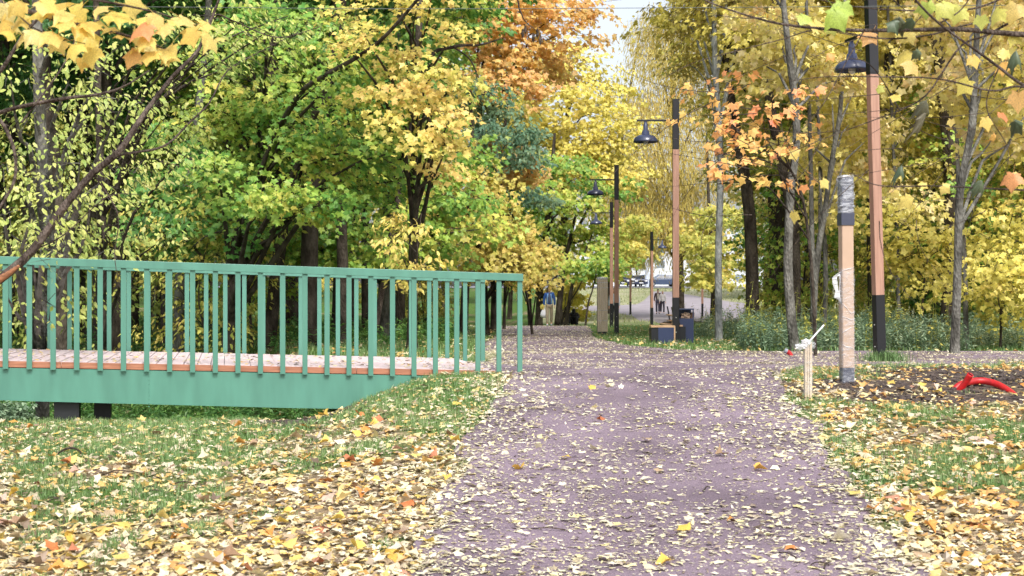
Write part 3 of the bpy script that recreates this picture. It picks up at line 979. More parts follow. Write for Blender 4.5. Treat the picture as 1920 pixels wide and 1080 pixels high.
def describe(kind, pal, px, d, side):
    what = {'bush': 'low bush', 'bush_b': 'broad bush', 'sapling': 'thin sapling', 'sapling_b': 'small-leaved sapling', 'tall': 'tall high-crowned maple',
            'maple_a': 'full-crowned maple', 'maple_b': 'high-branching maple', 'maple_c': 'low-branching maple'}[kind]
    if side == 'l':
        zs = [(0, 'beyond the left edge of the bridge'), (160, 'behind the left end of the bridge rail'), (330, 'behind the left part of the bridge rail'), (500, 'behind the rail left of its middle'),
              (660, 'behind the middle of the bridge rail'), (800, 'behind the right part of the bridge rail'), (960, 'behind the right end of the bridge rail'), (1e9, 'near the bend of the path')]
    else:
        zs = [(1430, 'behind the palest trunk'), (1520, 'behind the curving grey trunk'), (1600, 'behind the wrapped post'), (1700, 'behind the tall near lamp post'),
              (1810, 'behind the bent grey trunk'), (1925, 'at the right edge of the picture'), (1e9, 'beyond the right edge of the picture')]
    z = next(t for p, t in zs if px < p)
    row = 'front row' if d < 36 else 'second row' if d < 48 else 'third row' if d < 62 else 'back rows' if d < 100 else 'farthest trees'
    return f"{PALW[pal]} {what} {z}, {row}"


def fill(n, y0, y1, px0, px1, kinds, pals, label, group, name, mind, s0=.85, s1=1.2, bark='bark_dark', cat='tree'):
    k = t = 0
    while k < n and t < n * 60:
        t += 1
        y = y0 + (y1 - y0) * rg.random()
        px = px0 + (px1 - px0) * rg.random()
        x = (px - 960) / F * y
        if on_path(x, y, 1.2) or not free(x, y, mind): continue
        kd = kinds[int(rg.integers(len(kinds)))]; pl = pals[int(rg.integers(len(pals)))]
        lb = label if 'cars' in label else describe(kd, pl, px, y, 'l' if px < 1150 else 'r')
        plant(kd, px, y, s0 + (s1 - s0) * rg.random(), rg.random() * 6.28, pl, bark, name, lb, cat, group)
        k += 1


fill(16, 27, 40, -250, 770, ['maple_b', 'tall', 'tall'], ['green', 'maple', 'maple', 'deep'], "", TG1, 'maple_tree', 1.7)
fill(20, 40, 58, -250, 820, ['tall', 'maple_b', 'maple_a'], ['green', 'maple', 'olive'], "", TG1, 'maple_tree', 2.0)
fill(18, 58, 95, -300, 1010, ['maple_a', 'maple_b', 'maple_c'], ['maple', 'green', 'olive', 'yellow'], "", TG1, 'maple_tree', 3.0, 1.0, 1.4)
fill(7, 26, 44, -200, 820, ['sapling', 'sapling_b'], ['maple', 'pale', 'olive'], "", 'saplings left of the path', 'maple_sapling', 1.2)
fill(7, 38, 64, -250, 900, ['bush', 'bush_b'], ['maple', 'olive', 'pale'], "", 'bushes left of the path', 'bush', 1.2, cat='bush')
fill(13, 28, 42, 1400, 2150, ['maple_b', 'tall', 'tall'], ['right', 'yellow', 'right'], "yellow-leaved maple with a dark trunk in the wood right of the path", TG2, 'maple_tree', 2.2)
fill(15, 42, 62, 1370, 2150, ['maple_b', 'tall', 'tall'], ['yellow', 'olive', 'ochre', 'right'], "yellow-leaved maple with a dark trunk in the wood right of the path", TG2, 'maple_tree', 2.6)
fill(14, 62, 100, 1385, 2200, ['maple_b', 'maple_a'], ['yellow', 'olive', 'green'], "yellow-leaved maple with a dark trunk in the wood right of the path", TG2, 'maple_tree', 3.2, 1.0, 1.4)
fill(12, 27, 45, 1480, 2150, ['sapling', 'sapling_b'], ['yellow', 'right', 'maple', 'olive'], "thin yellow-leaved sapling in the wood right of the path", 'saplings right of the path', 'maple_sapling', 1.2)
fill(8, 30, 60, 1420, 2100, ['bush_b', 'bush'], ['olive', 'green', 'yellow'], "leafy bush in the wood right of the path", 'bushes right of the path', 'bush', 1.4, cat='bush')
fill(15, 110, 150, -200, 980, ['maple_c', 'maple_a'], ['olive', 'green', 'ochre', 'yellow'], "distant tree at the back of the wood left of the path", 'distant trees at the left', 'maple_tree', 6, 1.6, 2.2)
fill(12, 110, 150, 1430, 2100, ['maple_c', 'maple_a'], ['olive', 'green', 'ochre'], "distant tree at the back of the wood right of the path", 'distant trees at the right', 'maple_tree', 6, 1.6, 2.2)
fill(7, 225, 260, 1000, 1420, ['maple_c', 'maple_a'], ['olive', 'ochre', 'deep'], "far tree behind the parked cars", 'far trees behind the cars', 'maple_tree', 8, .9, 1.3)

# ------------------------------------------------------------ footbridge
M['green_paint'] = simple("bridge_green_paint", lin(84, 136, 119), 0.42, noise=0.13, nscale=4.0, stretch=(1.6, 1.6, .35), bump=0.05, bscale=200)
M['deck_wood'] = simple("deck_plank_wood", lin(222, 204, 206), 0.6, col2=lin(204, 184, 184), nscale=3, stretch=(1, 12, 12), bump=0.2, bscale=30)
M['deck_edge'] = simple("deck_edge_wood", lin(178, 120, 92), 0.6, col2=lin(150, 98, 74), nscale=4, stretch=(1, 10, 10))
M['black_steel'] = simple("black_steel", lin(30, 31, 36), 0.5, noise=0.2, nscale=5)
BP0 = Vector((0.09, 16.4, 0.625))
ang = math.atan2(-.195, -.98)
bridge = empty("footbridge", BP0, ang, label="green metal footbridge with vertical balusters and a plank deck on the left", cat="bridge")
SL = .031                      # the deck climbs away from the path
BL, BW = 9.6, 3.0              # metres in view plus a margin, width


def shear(o):
    for v in o.data.vertices: v.co.z += v.co.x * SL
    return o


# local x runs along the bridge away from the path; local -y is the far side, +y the near side (rotation ~191 deg)
NEAR = 0.0
FAR = -BW


def girder(y0, y1):
    m_ = MB()
    prof = [(0.25, -0.06), (BL, -0.06), (BL, -.37), (5.5, -.415), (2.6, -.45), (1.9, -.45), (0.9, -.30), (0.25, -.2)]
    k = len(prof)
    for yy in (y0, y1): m_.v += [(x, yy, z) for x, z in prof]
    m_.f.append(tuple(range(k))); m_.f.append(tuple(range(k, 2 * k))[::-1])
    for i in range(k):
        j = (i + 1) % k
        m_.f.append((i, i + k, j + k, j))
    return shear(m_.build('girder', M['green_paint'], bridge))


girder(-0.03, -0.06); girder(FAR + 0.06, FAR + 0.03)
seam = MB()
for k in range(9): seam.lathe([(0, 0.006), (.006, .006), (.007, 0)], 6, Matrix.Translation((4.15, -0.03, -.12 - k * .042)) @ Matrix.Rotation(R(-90), 4, 'X'))
shear(seam.build('rivet_row', M['green_paint'], bridge))
rail_me = None
for y_, off in ((NEAR, -0.035), (FAR, -0.13)):
    r_ = MB().box(off, BL, y_ - .035, y_ + .035, 1.055, 1.14).build('top_rail', M['green_paint'], bridge, bevel=.004)
    shear(r_)
bal = MB().box(-.028, .028, -.015, .015, 0, 1)
bal_me = None
nb = int(BL / .2455)
for side, y_, off in (('n', NEAR, 0.0), ('f', FAR, -0.10)):
    for i in range(nb + 1):
        x = off + i * .2455
        lo = -.07
        if bal_me is None:
            o = bal.build('baluster', M['green_paint'], bridge); bal_me = o.data
        else:
            o = link('baluster', bal_me, bridge)
        o.location = (x, y_ + (0.0 if side == 'n' else 0.0), x * SL + lo)
        o.scale = (1, 1, 1.055 - lo)
# deck planks, laid across
pl_me = None
npl = int((BL - .28) / .146)
for i in range(npl):
    x = .28 + i * .146
    if pl_me is None:
        o = MB().box(0, .139, FAR + .07, -.063, -.055, -.012).build('deck_plank', M['deck_wood'], bridge); pl_me = o.data
    else:
        o = link('deck_plank', pl_me, bridge)
    o.location = (x, 0, x * SL + rnd.uniform(-.002, .002) + .03)
for i in range(6):            # edge boards seen between the balusters
    x0 = .28 + i * 1.6
    x1 = min(x0 + 1.594, BL)
    shear(MB().box(x0, x1, -.0615, -.033, -.052, .012).build('edge_board', M['deck_edge'], bridge))
MB().box(4.90, 5.16, -.34, -.12, -1.9, .02).build('pier', M['black_steel'], bridge)
MB().box(4.60, 4.78, -.72, -.56, -1.9, .02).build('pier', M['black_steel'], bridge)
shear(MB().box(.3, BL, FAR + .3, FAR + .5, -.42, -.06).build('cross_beam', M['black_steel'], bridge))
shear(MB().box(2.6, BL, -.9, -.75, -.46, -.06).build('cross_beam', M['black_steel'], bridge))

# ------------------------------------------------------------ street lamps
M['post_black'] = simple("lamp_black_paint", lin(22, 22, 28), 0.38, noise=0.1, nscale=6)
M['post_wood'] = simple("lamp_post_timber", lin(176, 136, 116), 0.55, col2=lin(158, 118, 100), nscale=5, stretch=(6, 6, .35), bump=0.1, bscale=40)
M['shade'] = simple("lamp_shade_enamel", lin(58, 64, 88), 0.22, spec=0.6)
M['bulb'] = simple("frosted_bulb", lin(225, 225, 220), 0.3)


def make_lamp():
    root = empty("street_lamp", (0, 0, 0))
    w = .066
    MB().box(-w, w, -w, w, -.25, .93, c=.004).build('lower_post', M['post_black'], root)
    MB().box(-w + .002, w - .002, -w + .002, w - .002, .931, 3.965, c=.004).build('timber_post', M['post_wood'], root)
    u = MB().box(-w, w, -w, w, 3.985, 5.0, c=.004)
    u.box(-w + .006, w - .006, -w + .006, w - .006, 3.966, 3.985)
    u.build('upper_post', M['post_black'], root)
    MB().box(-.80, -w - .002, -.022, .022, 4.545, 4.585).build('arm', M['post_black'], root, bevel=.004)
    T = Matrix.Translation((-.62, 0, 0))
    sh = MB().lathe([(.001, 4.54), (.03, 4.54), (.032, 4.50), (.045, 4.49), (.052, 4.36), (.07, 4.355), (.085, 4.27), (.13, 4.262), (.185, 4.24), (.228, 4.195), (.248, 4.145), (.252, 4.115),
                     (.243, 4.117), (.225, 4.165), (.18, 4.205), (.1, 4.235), (.03, 4.245), (.001, 4.246)], 32, T)
    sh.build('lamp_shade', M['shade'], root, smooth=True)
    MB().lathe([(.001, 4.24), (.035, 4.235), (.05, 4.17), (.055, 4.13), (.045, 4.09), (.02, 4.07), (.001, 4.068)], 16, T).build('bulb', M['bulb'], root, smooth=True)
    cg = []
    for k in range(6):
        a = k * math.pi / 3
        pts = [(-.62 + r * math.cos(a), r * math.sin(a), z) for r, z in ((.095, 4.22), (.1, 4.12), (.08, 4.06), (.02, 4.035))]
        cg.append(tubes(spline(pts, 8)[None], np.full((1, 8), .0035), 5))
    ring = [(-.62 + .1 * math.cos(a), .1 * math.sin(a), 4.11) for a in np.linspace(0, 2 * math.pi, 17)]
    cg.append(tubes(np.array(ring)[None], np.full((1, 17), .0035), 5))
    V, Q = merge(cg)
    link('bulb_cage', fast_mesh('bulb_cage', V, Q), root, M['post_black'])
    bl = MB()
    for z in (.22, .52): bl.lathe([(0, .006), (.009, .006), (.01, 0)], 8, Matrix.Translation((0, -w, z)) @ Matrix.Rotation(R(90), 4, 'X'))
    bl.build('bolt', M['bulb'], root)
    return root


LG = 'timber street lamps along the path'
lamp = make_lamp()
lamps = [
    (1650, 19.6, -78, 1.5, "tall near lamp post at the right, its top reaching the top of the picture"),
    (1267, 29.2, 0, 0.0, "lamp with a long arm standing in front of the bench and litter bin"),
    (1156, 42.0, 0, 0.0, "lamp at the centre, taller of the two that nearly overlap"),
    (1146.5, 57.0, 0, 0.0, "lamp peeking out left of the taller overlapping one"),
    (1222, 76.0, -160, 0.0, "lamp rising behind the bench, left of the walking couple"),
    (1182, 97.0, 180, 0.0, "small far lamp standing at the grass edge below the parked cars"),
    (1317, 88.0, 170, 0.0, "far dark lamp between the bin and the pale trunk"),
]
for i, (px, d, rz, tilt, lab) in enumerate(lamps):
    o = lamp if i == 0 else copy_tree(lamp)
    o.location = G(px, d)
    o.rotation_euler = (0, R(-tilt), R(rz))
    if tilt: o.rotation_euler = (Matrix.Rotation(R(-tilt), 3, 'Y') @ Matrix.Rotation(R(rz), 3, 'Z')).to_euler()
    tag(o, lab, 'street lamp', LG)

# ------------------------------------------------------------ wrapped lamp post, stake, slab
M['cardboard'] = simple("brown_cardboard", lin(188, 160, 138), 0.6, col2=lin(176, 150, 128), nscale=3, spec=0.4)
M['slate'] = simple("dark_slate_metal", lin(62, 66, 84), 0.4, noise=0.1)


def film_mat(name, alpha, col=(225, 228, 235)):
    m, nt, n, l, b_ = new_mat(name)
    b_.inputs['Base Color'].default_value = lin(*col)
    b_.inputs['Roughness'].default_value = 0.18
    tc = n.new("ShaderNodeTexCoord"); mp = n.new("ShaderNodeMapping"); mp.inputs['Scale'].default_value = (1, 1, 3.0)
    mp.inputs['Rotation'].default_value = (0.3, 0.4, 0)
    l.new(tc.outputs['Object'], mp.inputs[0])
    t = n.new("ShaderNodeTexNoise"); t.inputs['Scale'].default_value = 9; t.inputs['Detail'].default_value = 5; t.inputs['Distortion'].default_value = 1.2
    l.new(mp.outputs[0], t.inputs['Vector'])
    r = n.new("ShaderNodeMapRange"); r.inputs[1].default_value = .35; r.inputs[2].default_value = .7
    r.inputs[3].default_value = alpha * .35; r.inputs[4].default_value = min(1, alpha * 2.2)
    l.new(t.outputs[0], r.inputs[0]); l.new(r.outputs[0], b_.inputs['Alpha'])
    bp = n.new("ShaderNodeBump"); bp.inputs['Strength'].default_value = 0.9; bp.inputs['Distance'].default_value = .02
    l.new(t.outputs[0], bp.inputs['Height']); l.new(bp.outputs[0], b_.inputs['Normal'])
    return m


M['film'] = film_mat("clear_stretch_film", .16)
M['film_thin'] = film_mat("thin_stretch_film", .07)
M['film_dense'] = film_mat("dense_stretch_film", .26)
M['film_white'] = film_mat("white_plastic_wrap", .8, (235, 236, 240))


def crumpled(name, prof_w, z0, z1, mat, parent, seed, amp=.012, nz=26, na=18, loc=(0, 0)):
    """a sleeve of film round a square post, wrinkled"""
    rr = np.random.default_rng(seed)
    V = []; Fc = []
    for i in range(nz):
        z = z0 + (z1 - z0) * i / (nz - 1)
        for k in range(na):
            a = 2 * math.pi * k / na
            c, s = math.cos(a), math.sin(a)
            q = prof_w / max(abs(c), abs(s), .72)
            q += abs(rr.normal(0, amp))
            V.append((loc[0] + q * c, loc[1] + q * s, z + rr.normal(0, .004)))
    for i in range(nz - 1):
        for k in range(na):
            j = (k + 1) % na
            Fc.append((i * na + k, i * na + j, (i + 1) * na + j, (i + 1) * na + k))
    return link(name, fast_mesh(name, V, Fc, True), parent, mat)


x, y, z = G(1588, 15.35)
wp = empty("wrapped_post", (x, y, z), R(6), label="new post wrapped in cardboard and clear film, standing in dug soil", cat="post")
wp.rotation_euler = (0, R(-.4), R(6))
MB().box(-.062, .062, -.062, .062, -.1, .17).build('post_base', M['slate'], wp)
MB().box(-.064, .064, -.064, .064, .171, 1.70, c=.006).build('cardboard_sleeve', M['cardboard'], wp)
MB().box(-.073, .073, -.073, .073, 1.701, 1.835).build('collar', M['slate'], wp, bevel=.003)
MB().box(-.064, .064, -.064, .064, 1.836, 2.22).build('post_head', M['slate'], wp)
MB().box(-.04, .04, -.04, .04, 2.222, 2.245).build('head_cap', M['film_white'], wp)
crumpled('film_wrap', .07, -.02, 1.24, M['film'], wp, 3, .004, 50)
crumpled('head_wrap', .068, 1.84, 2.24, M['film_dense'], wp, 4, .010)
for z0_, z1_, s_ in ((1.21, 1.235, .02), (.86, .75, .03), (.42, .40, -.05), (.72, .68, .02), (.55, .60, .01)):
    pts = [(-.069, -.07, z0_), (-.02, -.071, (z0_ + z1_) / 2 + s_ * .3), (.03, -.071, z1_ + s_ * .2), (.07, -.07, z1_ + s_)]
    tube_obj('film_fold', pts, [.002, .004, .003, .001], M['film_white'], wp, 10, 5)
# loose flap of film at the left of the sleeve
rr = np.random.default_rng(9)
fl_ = [(-.07, 1.20), (-.11, 1.17), (-.155, 1.15), (-.16, 1.08), (-.135, 1.0), (-.145, .93), (-.10, .90), (-.07, .86)]
V = []; Fc = []
for i, (a_, z_) in enumerate(fl_):
    for k in range(5):
        t = k / 4
        V.append((-.066 + (a_ + .066) * t, -.02 + rr.normal(0, .018) * (t > 0), z_ + rr.normal(0, .006)))
for i in range(len(fl_) - 1):
    for k in range(4):
        if i in (2, 3) and k == 1: continue
        Fc.append((i * 5 + k, i * 5 + k + 1, (i + 1) * 5 + k + 1, (i + 1) * 5 + k))
fo = link('loose_film', fast_mesh('loose_film', V, Fc, True), wp, M['film_white'])
md = fo.modifiers.new('thick', 'SOLIDIFY'); md.thickness = .004

x, y, z = G(1515, 14.0)
st = empty("wrapped_stake", (x, y, z), R(4), label="low bundle of pale slats in film with a white strip sticking out of its top", cat="stake")
M['pale_wood'] = simple("pale_slat_wood", lin(206, 190, 166), 0.7, col2=lin(184, 164, 136), nscale=6, stretch=(8, 8, .5))
M['white_plastic'] = simple("white_plastic", lin(232, 234, 238), 0.35)
for k, (dx, dy) in enumerate(((-.025, 0), (0, .004), (.024, -.003))):
    MB().box(dx - .010, dx + .010, dy - .02, dy + .02, -.1, .60 - .012 * k).build('slat', M['pale_wood'], st)
crumpled('film_wrap', .040, .06, .60, M['film'], st, 5, .004, 30, 14)
MB().bar((-.05, -.02, .52), (.16, 0, .745), .018, .012).build('white_strip', M['white_plastic'], st)
rr = np.random.default_rng(12)


def crumple_ball(name, c, rad, mat, parent, seed):
    rr = np.random.default_rng(seed)
    me = bpy.data.meshes.new(name)
    import bmesh
    bm = bmesh.new(); bmesh.ops.create_icosphere(bm, subdivisions=3, radius=1)
    for v in bm.verts:
        f = 1 + rr.normal(0, .10) + .25 * math.sin(v.co.x * 5 + seed) * math.cos(v.co.z * 6)
        v.co = Vector((v.co.x * rad[0] * f + c[0], v.co.y * rad[1] * f + c[1], v.co.z * rad[2] * f + c[2]))
    bm.to_mesh(me); bm.free()
    return link(name, me, parent, mat)


crumple_ball('plastic_bundle', (-.07, -.01, .53), (.055, .03, .028), M['film_white'], st, 3)
crumple_ball('plastic_bundle', (-.02, -.01, .575), (.045, .03, .03), M['film_white'], st, 8)
crumple_ball('plastic_bundle', (.05, .0, .545), (.028, .025, .03), M['film_dense'], st, 6)

x, y, z = G(1129.5, 41.0)
sl = empty("wrapped_slab", (x, y, z), R(8), label="upright slab of slats wrapped in film at the left of the overlapping lamps", cat="info pillar")
MB().box(-.13, .13, -.06, .06, -.05, .09).build('slab_foot', M['post_black'], sl)
for k in range(5):
    MB().box(-.145 + k * .0595, -.145 + k * .0595 + .048, -.065, .065, .091, 1.60).build('slat', M['pale_wood'], sl)
crumpled('film_wrap', .15, .08, 1.66, M['film_thin'], sl, 6, .006, 40).scale = (1, .55, 1)
for z_ in (.4, .7, 1.35, 1.5):
    MB().box(-.152, .152, -.0695, -.066, z_, z_ + .012).build('film_fold', M['film_white'], sl)
crumple_ball('film_top', (0, 0, 1.63), (.16, .07, .035), M['film_white'], sl, 2)

# ------------------------------------------------------------ bench and litter bin
M['navy'] = simple("navy_metal_panel", lin(52, 62, 96), 0.4, noise=0.08, nscale=3)
M['bench_wood'] = simple("bench_slat_wood", lin(214, 178, 140), 0.6, col2=lin(196, 156, 118), nscale=4, stretch=(1, 8, 8))
x, y, z = G(1241, 28.9)
be = empty("bench", (x, y, z), 0, label="low bench with navy side panels and pale timber slats beside the lamp with the bin", cat="bench")
M['dark_panel'] = simple("black_metal_panel", lin(24, 25, 32), 0.45)
MB().box(-.235, -.10, -.24, .24, -.04, .31).build('end_panel', M['dark_panel'], be)
MB().box(-.098, .215, -.25, -.235, -.04, .325).build('side_panel', M['navy'], be)
MB().box(-.098, .215, .235, .25, -.04, .325).build('side_panel', M['navy'], be)
MB().box(.217, .245, -.26, .26, -.04, .36).build('edge_board', M['bench_wood'], be)
for k in range(4):
    MB().box(-.24, .215, -.25 + k * .128, -.25 + k * .128 + .114, .327, .36).build('seat_slat', M['bench_wood'], be)
# long seat running away from the camera with its backrest
for s_ in (0.3, 1.1, 1.9):
    MB().box(.16, .52, s_, s_ + .05, -.1, .33).build('leg', M['dark_panel'], be)
for k in range(4):
    MB().box(.17 + k * .075, .17 + k * .075 + .062, .27, 2.1, .332, .36).build('seat_slat', M['bench_wood'], be)
for s_ in (.30, 1.15, 2.0):
    f_ = MB(); f_.bar((.40, s_, .33), (.33, s_, .72), .03); f_.build('backrest_frame', M['dark_panel'], be)
for k in range(2):
    MB().bar((.365 - k * .02, .34, .42 + k * .12), (.365 - k * .02, 2.1, .42 + k * .12), .07, .02).build('backrest_slat', M['bench_wood'], be)

x, y, z = G(1283, 29.5)
bn = empty("litter_bin", (x, y, z), R(3), label="navy rectangular litter bin with an open frame top right behind the lamp post", cat="litter bin")
MB().box(-.16, .17, -.15, .15, -.05, .50).build('bin_body', M['navy'], bn, bevel=.004)
for a_ in (-.16, .15):
    for b_ in (-.15, .13):
        MB().box(a_, a_ + .02, b_, b_ + .02, .502, .68).build('corner_post', M['navy'], bn)
MB().box(-.165, .175, -.155, .155, .681, .705).build('bin_top', M['navy'], bn)
MB().box(-.138, .148, .13, .138, .502, .68).build('back_plate', M['navy'], bn)
crumple_ball('rubbish', (.03, 0, .55), (.10, .08, .07), M['cardboard'], bn, 15)
MB().box(.05, .12, -.05, .05, .50, .64, Matrix.Rotation(R(8), 4, 'Y')).build('rubbish', simple("brown_carton", lin(112, 84, 66), .7, noise=.3), bn)

# ------------------------------------------------------------ red ducts
M['red_duct'] = simple("red_plastic_duct", lin(204, 26, 34), 0.42, col2=lin(168, 34, 36), nscale=14, bump=.15, bscale=30)
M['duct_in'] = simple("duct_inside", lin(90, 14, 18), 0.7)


def ribbed(name, pts, r, parent, n=60):
    P = spline(pts, n)
    rr_ = np.where(np.arange(n) % 2 == 0, r, r * .93)
    V, Q = tubes(P[None], rr_[None], 12)
    return link(name, fast_mesh(name, V, Q, True), parent, M['red_duct'])


gx, gy, g_z = G(1840, 14.9)
du = empty("red_duct", (gx, gy, g_z), 0, label="long curved red plastic duct arching out of the dug soil at the right", cat="duct")


def rel(px, py, d): return W(px, py, d) - np.array([gx, gy, g_z])


tube_obj('pipe', [rel(1783, 742, 14.85), rel(1800, 722, 14.9), rel(1835, 714, 15.0), rel(1868, 720, 14.9), rel(1895, 736, 14.6), rel(1908, 748, 14.4)], .036, M['red_duct'], du, 40, 14)
gx, gy, g_z = G(1805, 14.7)
du2 = empty("red_duct", (gx, gy, g_z), 0, label="short stub of red duct poking up slantwise across the longer one", cat="duct")
tube_obj('pipe', [rel(1797, 735, 14.8), rel(1810, 718, 14.75), rel(1820, 702, 14.7)], .034, M['red_duct'], du2, 10, 14)
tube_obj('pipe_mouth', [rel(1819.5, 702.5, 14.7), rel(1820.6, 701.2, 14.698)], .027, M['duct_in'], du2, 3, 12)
gx, gy, g_z = G(1479, 21.6)
du3 = empty("red_duct", (gx, gy, g_z), 0, label="tiny red duct end with a grey cap beyond the side path", cat="duct")
tube_obj('pipe', [rel(1484, 668, 21.6), rel(1480, 662, 21.6), rel(1476, 659, 21.6)], .035, M['red_duct'], du3, 8, 12)
tube_obj('pipe_cap', [rel(1476, 659, 21.6), rel(1471, 656.5, 21.6)], .037, simple("grey_cap", lin(150, 156, 165), .4), du3, 4, 12)

# ------------------------------------------------------------ people
def skin(name, V, E, rad, mat, parent, sub=2):
    me = bpy.data.meshes.new(name)
    me.from_pydata([tuple(v) for v in V], E, [])
    o = link(name, me, parent, mat)
    s = o.modifiers.new("skin", 'SKIN')
    for i, r_ in enumerate(rad):
        r_ = r_ if isinstance(r_, tuple) else (r_, r_)
        me.skin_vertices[0].data[i].radius = r_
    me.skin_vertices[0].data[0].use_root = True
    s.use_smooth_shade = True
    u = o.modifiers.new("sub", 'SUBSURF'); u.levels = sub; u.render_levels = sub
    return o


def person(loc, rz, label, J, cols, h=1.0, hair=True, coat_len=0.0, open_front=None, tilt=0.0, extra=None):
    root = empty("person", loc, rz, label=label, cat="person")
    root.scale = (h, h, h)
    sk = cols.get('skin') or simple("skin_tone", lin(214, 168, 142), .5)
    V = [J[k] for k in ('pelvis', 'belly', 'chest', 'neck', 'head1', 'head2')]
    rad = [(.12, .10), (.11, .09), (.14, .10), .052, (.07, .078), (.062, .075)]
    E = [(0, 1), (1, 2), (2, 3), (3, 4), (4, 5)]
    for s in ('l', 'r'):
        k = len(V)
        V += [J['sh' + s], J['el' + s], J['wr' + s], J['ha' + s]]
        rad += [.052, .038, .026, .034]
        E += [(2, k), (k, k + 1), (k + 1, k + 2), (k + 2, k + 3)]
        hv = Vector(J['ha' + s]); wv = Vector(J['wr' + s]); dr = (hv - wv).normalized()
        sd_ = Vector((0, 1, 0))
        for q, ln in zip((-.024, -.008, .008, .024), (.06, .075, .07, .052)):
            V += [tuple(hv + dr * ln + sd_ * q + Vector((0, .01, 0)))]; rad += [.009]; E += [(k + 3, len(V) - 1)]
        V += [tuple(hv + sd_ * .045 + dr * .02)]; rad += [.011]; E += [(k + 3, len(V) - 1)]
        k = len(V)
        V += [J['hi' + s], J['kn' + s], J['an' + s], J['to' + s]]
        rad += [.08, .052, .036, .03]
        E += [(0, k), (k, k + 1), (k + 1, k + 2), (k + 2, k + 3)]
    skin('body', V, E, rad, sk, root)
    # trousers
    V = [J['pelvis']]; rad = [(.135, .112)]; E = []
    for s in ('l', 'r'):
        k = len(V)
        a = Vector(J['an' + s])
        V += [J['hi' + s], J['kn' + s], tuple(a + Vector((0, 0, .03)))]
        rad += [.098, .076, .062]
        E += [(0, k), (k, k + 1), (k + 1, k + 2)]
    skin('trousers', V, E, rad, cols['trousers'], root)
    # jacket
    b0 = Vector(J['pelvis']); b1 = Vector(J['belly'])
    V = [J['belly'], J['chest'], tuple(Vector(J['neck']) - Vector((0, 0, .03))), tuple(b0 + Vector((0, 0, -.02 - coat_len)))]
    rad = [(.15, .12), (.172, .13), .075, (.165, .13)]
    E = [(0, 1), (1, 2), (0, 3)]
    for s in ('l', 'r'):
        k = len(V)
        V += [J['sh' + s], J['el' + s], J['wr' + s]]
        rad += [.072, .06, .045]
        E += [(1, k), (k, k + 1), (k + 1, k + 2)]
    skin('jacket', V, E, rad, cols['jacket'], root)
    if 'shirt' in cols:
        c = Vector(J['chest']); bl = Vector(J['belly'])
        V = [tuple(bl + Vector((0, .062, -.12))), tuple(bl + Vector((0, .075, 0))), tuple(c + Vector((0, .08, -.02))), tuple(c + Vector((0, .05, .13)))]
        skin('shirt', V, [(0, 1), (1, 2), (2, 3)], [(.075, .07), (.075, .07), (.08, .07), (.05, .05)], cols['shirt'], root)
    # hair and face
    h1 = Vector(J['head1']); h2 = Vector(J['head2'])
    ax = (h2 - h1).normalized()
    fw = Vector((0, 1, 0)); fw = (fw - ax * fw.dot(ax)).normalized()
    if hair:
        V = [tuple(h1 - fw * .035 + ax * .0), tuple(h2 - fw * .02 + ax * .01), tuple(h2 + fw * .025 + ax * .03)]
        skin('hair', V, [(0, 1), (1, 2)], [(.068, .06), (.074, .078), (.055, .05)], cols['hair'], root)
    rt = ax.cross(fw)
    skin('nose', [tuple(h1 + fw * .075 + ax * .045), tuple(h1 + fw * .095 + ax * .012)], [(0, 1)], [.008, .013], sk, root, 1)
    for sg in (-1, 1):
        skin('eye', [tuple(h1 + fw * .07 + rt * sg * .028 + ax * .05), tuple(h1 + fw * .073 + rt * sg * .03 + ax * .05)], [(0, 1)], [.01, .01], cols['shoe_d'], root, 1)
        skin('ear', [tuple(h1 + rt * sg * .074 + ax * .02), tuple(h1 + rt * sg * .076 + ax * .05)], [(0, 1)], [.012, .014], sk, root, 1)
    skin('mouth', [tuple(h1 + fw * .074 - rt * .02 - ax * .022), tuple(h1 + fw * .074 + rt * .02 - ax * .022)], [(0, 1)], [.006, .006], cols['lip'], root, 1)
    for s in ('l', 'r'):
        a = Vector(J['an' + s]); t = Vector(J['to' + s])
        skin('shoe', [tuple(a + Vector((0, -.03, -.03))), tuple((a + t) / 2 + Vector((0, 0, -.01))), tuple(t + Vector((0, .02, 0)))], [(0, 1), (1, 2)], [.047, .045, .038], cols['shoe'], root, 1)
    return root


def joints(step=.16, arm_l=.1, arm_r=-.1, lean=.03, look=.05):
    J = dict(pelvis=(0, 0, .94), belly=(0, lean * .4, 1.10), chest=(0, lean, 1.31), neck=(0, lean + .02, 1.49), head1=(0, lean + .03 + look * .5, 1.58), head2=(0, lean + .03 + look * 1.3, 1.675))
    for s, sg in (('l', -1), ('r', 1)):
        ar = arm_l if s == 'l' else arm_r
        J['sh' + s] = (sg * .165, lean, 1.41)
        J['el' + s] = (sg * .225, lean + ar * .6, 1.14)
        J['wr' + s] = (sg * .235, lean + ar * 1.2 + .05, .91)
        J['ha' + s] = (sg * .235, lean + ar * 1.35 + .07, .84)
        f = step * sg
        J['hi' + s] = (sg * .085, 0, .90)
        J['kn' + s] = (sg * .095, f * .55 + .03, .49)
        J['an' + s] = (sg * .09, f, .10 + (0.03 if f < 0 else 0))
        J['to' + s] = (sg * .10, f + .14, .04 + (0.0 if f < 0 else 0.01))
    return J


def cloth(name, c, c2=None): return simple(name, lin(*c), .8, noise=.15, nscale=5, bump=.2, bscale=25)


